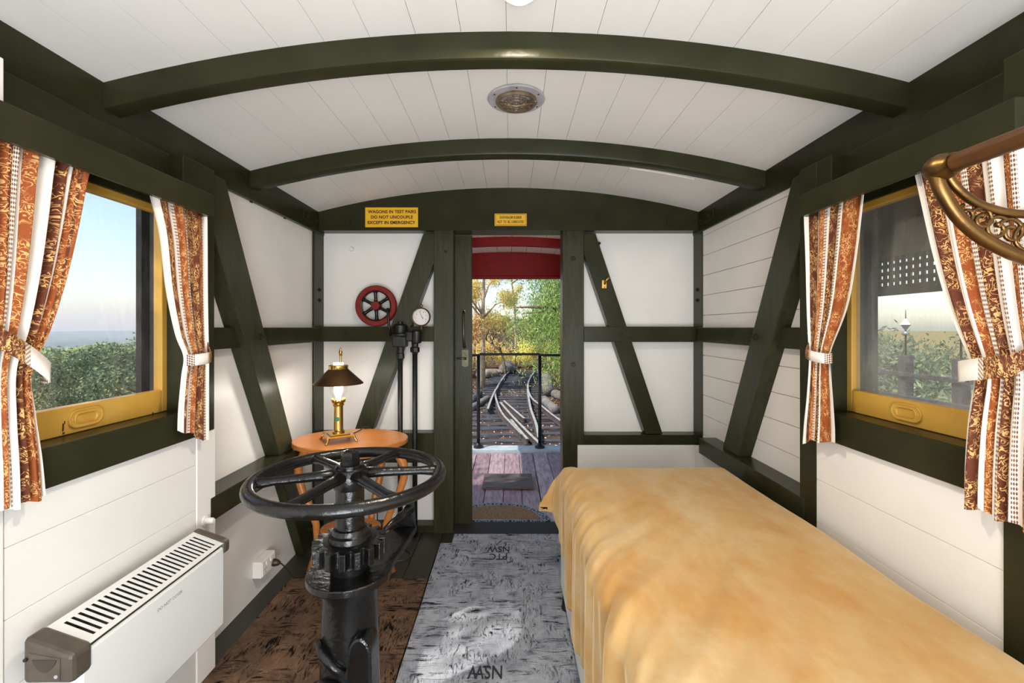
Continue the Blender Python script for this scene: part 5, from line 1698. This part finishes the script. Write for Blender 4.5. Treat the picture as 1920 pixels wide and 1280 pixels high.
# ------------------------------------------------------------------ the track beyond the porch
GZ = -1.32
trk = empty('railway_track', (0, 14, GZ))
tag(trk, 'weathered railway track with buckled rails curving away from the porch', 'track')
def sleeper_mesh(k):
    rg2 = random.Random(k)
    bm = bmesh.new()
    n = 6
    rings = []
    for i in range(n + 1):
        x = -1.3 + 2.6 * i / n
        j = lambda: rg2.uniform(-0.012, 0.012)
        rings.append([bm.verts.new((x + (j() if i in (0, n) else 0), -0.12 + j(), -0.08)), bm.verts.new((x, 0.12 + j(), -0.08)), bm.verts.new((x, 0.115 + j(), 0.055 + j())), bm.verts.new((x, -0.115 + j(), 0.055 + j()))])
    for a, b in zip(rings, rings[1:]):
        for k2 in range(4):
            bm.faces.new((a[k2], a[(k2 + 1) % 4], b[(k2 + 1) % 4], b[k2]))
    bm.faces.new(rings[0][::-1])
    bm.faces.new(rings[-1])
    bmesh.ops.recalc_face_normals(bm, faces=list(bm.faces))
    me = bpy.data.meshes.new('sleeper')
    bm.to_mesh(me)
    bm.free()
    me.materials.append(M['sleeper'])
    return me
SM = [sleeper_mesh(k) for k in range(4)]
y = 8.2
k = 0
while y < 28:
    o = bpy.data.objects.new('sleeper', SM[k % 4])
    COL.objects.link(o)
    o.parent = trk
    f = (y - 8.2) / 20
    xc = 0.18 + 0.25 * f - 0.25 * math.sin(f * PI)
    o.location = Vector((xc + rg.uniform(-0.06, 0.06), y + rg.uniform(-0.05, 0.05), GZ + rg.uniform(-0.01, 0.025))) - off(trk)
    o.rotation_euler = (0, 0, rg.uniform(-0.05, 0.05) + 0.03)
    o.scale = (1.0 if y > 14 else 1.15, 1, 1)
    y += 0.62
    k += 1
RAIL_SEC = [(-0.06, 0), (0.06, 0), (0.06, 0.012), (0.012, 0.025), (0.010, 0.09), (0.034, 0.10), (0.034, 0.135), (-0.034, 0.135), (-0.034, 0.10), (-0.010, 0.09), (-0.012, 0.025), (-0.06, 0.012)]
def rail(name, parent, P, base_z):
    P = smooth_path([Vector((p.x, p.y, 0)) for p in P], 5)
    d = off(parent) if parent else Vector()
    bm = bmesh.new()
    rings = []
    for i, p in enumerate(P):
        t = (P[min(i + 1, len(P) - 1)] - P[max(i - 1, 0)]).normalized()
        sd = Vector((t.y, -t.x, 0))
        rings.append([bm.verts.new(Vector((p.x, p.y, base_z)) + sd * a + Vector((0, 0, b)) - d) for a, b in RAIL_SEC])
    m = len(RAIL_SEC)
    for a, b in zip(rings, rings[1:]):
        for q in range(m):
            bm.faces.new((a[q], a[(q + 1) % m], b[(q + 1) % m], b[q]))
    bm.faces.new(rings[0])
    bm.faces.new(rings[-1][::-1])
    bmesh.ops.recalc_face_normals(bm, faces=list(bm.faces))
    o = from_bm(name, bm, 'rail_side', parent)
    o.data.materials.append(M['rail'])
    for f in o.data.polygons:
        if f.normal.z > 0.8 and f.center.z > -d.z + base_z + 0.12:
            f.material_index = 1
    return o
RT = GZ + 0.065 + 0.135                        # rail head height
g_ = lambda L, z=RT: [ground(px, py, z) for px, py in L]
rail('rail', trk, g_([(967, 690), (951, 699), (939, 714), (931, 728), (928, 737), (934, 759), (943, 776), (956.6, 791), (979, 813.6)]), GZ + 0.066)
rail('rail', trk, g_([(1003, 695), (993, 710), (989.5, 724), (992.7, 738), (1001, 750), (1015, 760), (1032, 774), (1051, 788), (1075, 806)]), GZ + 0.068)
def loose(label, L, dz=0.005):
    c = g_(L)
    m = c[len(c) // 2]
    o = empty('loose_rail', (m.x, m.y, GZ + 0.066))
    tag(o, label, 'rail', 'loose rails on the track')
    rail('rail_bar', o, c, GZ + 0.066 + dz)
loose('short rail ending in mid air left of the buckled track', [(930, 729.5), (925.5, 739), (919.5, 753), (914.5, 768)], 0.03)
loose('longest loose rail lying across the sleepers towards the porch', [(937.7, 753.5), (958, 777), (985, 805), (1012, 831)])
loose('shorter loose rail beside the longest one', [(944.5, 751), (963, 767), (983, 784)])
loose('stub of loose rail behind the buckled rail end', [(958, 786), (970, 801), (989, 823)])
loose('bent loose rail inside the curved outer rail', [(989, 729.5), (992, 750), (996, 769), (1004.7, 793), (1010.5, 820)])
loose('stub of rail at the far end of the track', [(967, 693), (974, 701)], 0.05)
# logs and stones
def rock(name, label, cat, c, s, mat, seed, rotz=0.0):
    bm = bmesh.new()
    bmesh.ops.create_icosphere(bm, subdivisions=3, radius=1)
    rg3 = np.random.default_rng(seed)
    A = rg3.normal(size=(5, 3)) * 1.6
    phs = rg3.random(5) * 6
    for v in bm.verts:
        n_ = sum(math.sin(v.co.dot(Vector(a)) + p) for a, p in zip(A, phs)) * 0.08
        v.co *= 1 + n_
        v.co = Vector((v.co.x * s[0], v.co.y * s[1], v.co.z * s[2]))
    o = from_bm(name, bm, mat, None, True)
    o.location = c
    o.rotation_euler = (0, 0, rotz)
    tag(o, label, cat)
    return o
def log(label, p0, p1, r_, mat='log'):
    a, b = Vector(p0), Vector(p1)
    m = (a + b) / 2
    o = empty('log', m)
    tag(o, label, 'log', 'logs beside the track')
    P = [a.lerp(b, f) + Vector((0, 0, 0.01 * math.sin(9 * f))) for f in (0, 0.02, 0.25, 0.5, 0.75, 0.98, 1)]
    tube('log_trunk', mat, o, P, [r_ * 0.93, r_, r_ * 1.03, r_ * 0.97, r_ * 1.02, r_, r_ * 0.93], 14)
gl = lambda px, py, r_: ground(px, py, GZ + r_) + Vector((0, 0, 0))
log('silver grey log lying beside the outer rail', gl(1020, 749, 0.15), gl(1041, 769, 0.15), 0.15)
log('upright grey stump end among the leaves beside the track', gl(1028, 733, 0.2), gl(1024, 722, 0.2) + Vector((0, 0, 0.35)), 0.22)
log('pale sawn log farther right beside the track', gl(1040, 738, 0.17), gl(1062, 746, 0.17), 0.17)
log('old timber at the left edge of the track', gl(884, 752, 0.12), gl(899, 737, 0.12), 0.13, 'sleeper')
log('grey timber baulk lying left of the track towards the trees', gl(880, 768, 0.1), gl(915, 747, 0.1), 0.12, 'log')
rock('stone', 'long pale stone beside the left rail bank', 'stone', ground(914, 701, GZ + 0.2), (0.55, 0.4, 0.26), 'stone', 3, 0.5)
rock('stone', 'brown boulder at the far end of the track', 'stone', ground(952, 690, GZ + 0.35) , (0.6, 0.5, 0.42), 'log', 5, 1.0)
rock('stone', 'small stone between the boulder and the trunk', 'stone', ground(931, 698, GZ + 0.15), (0.4, 0.3, 0.2), 'stone', 8, 0.2)
bs = empty('buffer_baulk', ground(968, 690, GZ))
tag(bs, 'squared timber baulk across the far end of the track', 'timber')
c_ = ground(968, 690, GZ)
p_ = prism('baulk', 'deck', bs, [(c_.x - 0.8, GZ + 0.30), (c_.x - 0.7, GZ + 0.16), (c_.x + 0.35, GZ + 0.55), (c_.x + 0.22, GZ + 0.74)], 'y', c_.y + 0.3, c_.y + 0.6, 0.02)
# fallen leaves
n = 5200
px_ = RNG.random(n) * 9 - 4
py_ = 6.2 + 16 * RNG.random(n) ** 1.3
C = np.stack([px_, py_, land_z(px_, py_) + 0.012 + 0.05 * RNG.random(n) * (np.abs(px_ - 0.2) < 1.3)], -1)
dr = RNG.normal(size=(n, 3)) * np.array([1, 1, 0.25])
tag(quads('fallen_leaves', leaf_quads(C, dr, 0.07, 0.03), 'leaf_litter'), 'dry fallen leaves littering the track bed', 'leaves', kind='stuff')

# ------------------------------------------------------------------ trees round the track
def pepper():
    t = empty('pepper_tree', (3.0, 15.5, float(land_z(np.array(3.0), np.array(15.5)))))
    tag(t, 'large weeping green pepper tree overhanging the track on the shed side', 'tree')
    rg4 = random.Random(4)
    base = Vector(t.location)
    segs = [([base - Vector((0, 0, 0.2)), base + Vector((-0.2, 0, 1.6)), base + Vector((-0.4, -0.2, 2.8))], [0.42, 0.34, 0.26])]
    tips = []
    for k in range(26):
        a = 2 * PI * k / 26 + rg4.uniform(-0.2, 0.2)
        rr = rg4.uniform(1.0, 3.9)
        e = base + Vector((rr * math.cos(a), rr * math.sin(a) * 0.8, rg4.uniform(2.2, 5.6)))
        s = base + Vector((-0.3, -0.1, rg4.uniform(1.8, 2.8)))
        segs.append(([s, s.lerp(e, 0.5) + Vector((0, 0, 0.5)), e], [0.11, 0.07, 0.02]))
        tips.append(e)
        for f in (0.5, 0.75):
            tips.append(s.lerp(e, f) + Vector((0, 0, 0.45)))
    branchy('trunk', 'bark', t, segs)
    T = np.array([tuple(p) for p in tips])
    ns = 3500
    k = RNG.integers(0, len(T), ns)
    st0 = T[k] + RNG.normal(size=(ns, 3)) * np.array([0.55, 0.55, 0.4])
    # keep the strands to the side away from the open sky over the rails
    ln = 0.5 + 2.6 * RNG.random(ns) ** 1.2
    Cs, Ds = [], []
    nl = 26
    dr = RNG.normal(size=(ns, 2)) * 0.25
    for q in range(nl):
        f = q / nl
        p = st0.copy()
        p[:, 2] -= ln * f
        p[:, 0] += dr[:, 0] * f * ln + 0.05 * RNG.normal(size=ns)
        p[:, 1] += dr[:, 1] * f * ln + 0.05 * RNG.normal(size=ns)
        Cs.append(p)
        Ds.append(RNG.normal(size=(ns, 3)) * 0.7 + np.array([0, 0, -1.0]))
    C = np.concatenate(Cs)
    D = np.concatenate(Ds)
    ok = C[:, 2] > base.z + 0.75
    # off to the left of the crown it thins out in ragged tufts
    keep = RNG.random(len(C)) < np.clip(1.15 - np.abs(np.clip(C[:, 0] - base.x, -9, 0)) / 3.6, 0.10, 1)
    C, D = (C - np.array(base))[ok & keep], D[ok & keep]
    quads('foliage', leaf_quads(C, D, 0.125, 0.028), 'leaf_pepper', t)
pepper()
def slim_tree(x, y, hgt, lean, leafmat, nleaf, seed, label, r0=0.14, low=0.35, spread=1.6, barkm='bark_pale', size=0.13):
    rg4 = random.Random(seed)
    z = float(land_z(np.array(x), np.array(y)))
    t = empty('slender_tree', (x, y, z))
    tag(t, label, 'tree')
    base = Vector((x, y, z))
    top = base + Vector((lean, 0.3, hgt))
    mid = base.lerp(top, 0.5) + Vector((-lean * 0.35, 0, 0))
    segs = [([base - Vector((0, 0, 0.2)), base.lerp(mid, 0.5), mid, top], [r0, r0 * 0.85, r0 * 0.6, 0.03])]
    blobs = []
    for k in range(13):
        f = rg4.uniform(low, 1.0)
        s = base.lerp(mid, min(1, f * 2)) if f < 0.5 else mid.lerp(top, f * 2 - 1)
        a = rg4.uniform(0, 6.28)
        rr = spread * rg4.uniform(0.5, 1.0)
        e = s + Vector((rr * math.cos(a), rr * math.sin(a), rg4.uniform(0.2, 1.1)))
        segs.append(([s, s.lerp(e, 0.5) + Vector((0, 0, 0.2)), e], [0.05, 0.035, 0.012]))
        blobs.append((e.x - x, e.y - y, e.z - z, spread * rg4.uniform(0.3, 0.55)))
    branchy('trunk', barkm, t, segs)
    quads('foliage', blob_leaves(blobs, nleaf, size, size * 0.3, 0.9, 0.15), leafmat, t)
slim_tree(-1.25, 20.5, 7.2, 0.1, 'leaf_yellow', 15000, 31, 'slender yellow-leaved tree with an upright pale trunk left of the track', low=0.3)
slim_tree(-2.6, 19.0, 6.2, 0.5, 'leaf_scrub', 9000, 32, 'thin brownish tree at the left edge of the doorway view', r0=0.09, low=0.2, spread=1.3)
slim_tree(0.4, 30.0, 8.0, -0.6, 'leaf_yellow', 9000, 33, 'pale feathery tree behind the far end of the track', r0=0.1, low=0.4)
slim_tree(-2.2, 27.0, 9.5, 0.8, 'leaf_pepper', 9000, 34, 'tall thin green tree behind the yellow-leaved tree', r0=0.14, low=0.5, spread=2.2)
slim_tree(-0.2, 24.5, 2.6, -1.8, 'leaf_scrub', 900, 35, 'leaning dead branch over the boulder left of the track', r0=0.10, low=0.5, spread=0.9, barkm='bark')
def bush(name, label, x, y, r_, h_, mat, n_, seed, size=0.12, group=None):
    z = float(land_z(np.array(x), np.array(y)))
    t = empty(name, (x, y, z))
    tag(t, label, 'bush', group)
    rg5 = random.Random(seed)
    blobs = [(rg5.uniform(-r_, r_) * 0.6, rg5.uniform(-r_, r_) * 0.6, h_ * rg5.uniform(0.25, 0.8), r_ * rg5.uniform(0.3, 0.5)) for _ in range(9)]
    segs = [([Vector((x, y, z - 0.1)), Vector((x + b[0] * 0.4, y + b[1] * 0.4, z + b[2] * 0.5)), Vector((x + b[0], y + b[1], z + b[2]))], [0.03, 0.02, 0.008]) for b in blobs]
    branchy('stem', 'bark', t, segs)
    Q = blob_leaves(blobs, n_, size, size * 0.35, 0.2, 0.2)
    Q[:, :, 2] = np.maximum(Q[:, :, 2], 0.01)
    quads('foliage', Q, mat, t)
    return t
for i, (x, y, r_, h_, m_) in enumerate([(-3.4, 25, 1.7, 2.0, 'leaf_scrub'), (-1.6, 29, 1.9, 2.0, 'leaf_scrub'), (0.3, 31, 1.8, 1.9, 'leaf_yellow'), (2.0, 30, 1.9, 2.4, 'leaf_scrub'), (-5.0, 28, 2.0, 2.6, 'leaf_yellow'), (3.6, 24, 1.6, 1.9, 'leaf_pepper')]):
    bush('scrub_bush', ['dry golden scrub bush at the left of the doorway view', 'dry golden scrub bush behind the leaning branch', 'yellow scrub bush right behind the end of the track', 'dry scrub bush behind the outer rail', 'yellow scrub bush farthest left beyond the track', 'green scrub bush under the pepper tree'][i], x, y, r_, h_, m_, 5200, 50 + i, 0.13, 'scrub beyond the track')

# ------------------------------------------------------------------ the shed side, seen through the dusty window
rf = struct(box('roof_shed', 'under_roof', None, 1.45, 3.75, -1.5, 7.5, 2.02, 2.10), 'dark lean-to roof lining outside the dusty window')
struct(box('wall_shed', 'under_roof', None, 2.6, 3.8, 5.6, 5.72, 1.45, 2.02, 0.004))
post = box('veranda_post', 'maroon', None, 2.18, 2.30, 2.86, 2.98, -1.3, 2.02, 0.006)
tag(post, 'dark maroon post outside the dusty window over the bed', 'post')
# perforated valance hung under the edge of the roof
va = empty('perforated_valance', (3.3, 3.7, 1.69))
tag(va, 'dark perforated valance hanging from the lean-to roof outside the dusty window', 'valance')
bm = bmesh.new()
d = off(va)
ya, yb, za, zb = 2.75, 5.2, 1.70, 1.93
p = 0.062
nyy, nzz = int((yb - ya) / p), int((zb - za) / p)
for j in range(nzz + 1):
    bm_box(bm, 3.29 - d.x, 3.31 - d.x, ya - d.y, yb - d.y, za + j * p - d.z, za + j * p + 0.034 - d.z)
for i in range(nyy + 1):
    bm_box(bm, 3.292 - d.x, 3.308 - d.x, ya + i * p - d.y, ya + i * p + 0.032 - d.y, za - d.z, zb + 0.05 - d.z)
from_bm('lattice', bm, 'under_roof', va)
box('lower_board', 'under_roof', va, 3.28, 3.32, ya, yb, za - 0.05, za)
# yard fence with diamond finials
fe = empty('yard_fence', (5.3, 6.0, -1.1))
tag(fe, 'weathered timber yard fence seen through the dusty window', 'fence')
for y0 in (4.2, 5.35, 6.1, 7.3):
    box('fence_post', 'sleeper', fe, 5.24, 5.36, y0 - 0.06, y0 + 0.06, -1.2, 1.0, 0.01)
for z0 in (0.72, 0.42):
    box('fence_rail', 'sleeper', fe, 5.2, 5.24, 3.0, 9.0, z0, z0 + 0.06, 0.01)
def finial(y0, x0, zc):
    o = empty('diamond_finial', (x0, y0, zc - 0.4))
    tag(o, 'silver diamond finial on a spike outside the dusty window, ' + ('the nearer one' if y0 < 5.5 else 'the one in mid window'), 'finial', 'diamond finials')
    tube('spike', 'iron_dull', o, [(x0, y0, zc - 0.42), (x0, y0, zc), (x0, y0, zc + 0.20)], [0.012, 0.01, 0.003], 8)
    bm = bmesh.new()
    d = off(o)
    bm_lathe(bm, [(0.0, -0.09), (0.075, 0.0), (0.0, 0.09)], Vector((x0, y0, zc)) - d, seg=4)
    bmesh.ops.recalc_face_normals(bm, faces=list(bm.faces))
    from_bm('diamond', bm, 'silver', o)
    bm = bmesh.new()
    bm_lathe(bm, [(0.0, -0.14), (0.05, -0.13), (0.03, -0.09), (0, -0.085)], Vector((x0, y0, zc)) - d, seg=12)
    from_bm('cup', bm, 'silver', o, True)
finial(6.1, 5.30, 1.41)
finial(5.35, 5.30, 1.41)
YARD = ['low grey green bush by the yard fence, nearest the post', 'grey green bush behind the yard fence', 'tall dark bush beyond the yard fence', 'spreading bush at the near end of the yard', 'dark bush on the yard skyline', 'dusty bush beside the near curtain outside', 'grey bush low in the dusty window', 'dark bush at the far end of the yard fence']
for i, (x, y, r_, h_) in enumerate([(6.4, 8.2, 1.3, 1.7), (8.0, 9.2, 1.8, 2.2), (10.5, 13, 2.2, 2.5), (6.6, 6.2, 1.3, 1.6), (12, 12, 2.4, 2.6), (7.2, 6.8, 1.5, 1.9), (4.6, 5.6, 1.0, 1.4), (9.5, 11, 2.0, 2.3)]):
    bush('yard_bush', YARD[i], x, y, r_, h_, 'leaf_dark', 4200, 80 + i, 0.14, 'bushes in the yard')
# taller trees closing the view beyond the end of the track
for i, (x, y, k, sc_) in enumerate([(-7.5, 44, 0, 1.25), (-4.2, 40, 2, 1.3), (-1.6, 46, 0, 1.3), (1.4, 42, 2, 1.25), (4.6, 47, 1, 1.2), (7.6, 41, 0, 1.2), (-3.0, 52, 1, 1.2), (2.8, 54, 0, 1.4)]):
    t = copy_tree(protos[k])
    put(t, x, y, 0, sc_ * 0.52, i * 1.3)
    tag(t, 'pale distant tree closing the view through the doorway beyond the track', 'tree', 'trees beyond the end of the track')
# a tall gum close beside the carriage, out of the picture: its crown dapples the sun that reaches the porch and the runner
tg = gum_proto(77, M['leaf_gum'], 9.5, 3.3, 3000, (0, 0, 0))
put(tg, -6.9, 0.35, 0, 1.0, 0.4)
tag(tg, 'tall gum tree close beside the carriage, its crown shading the porch', 'tree')
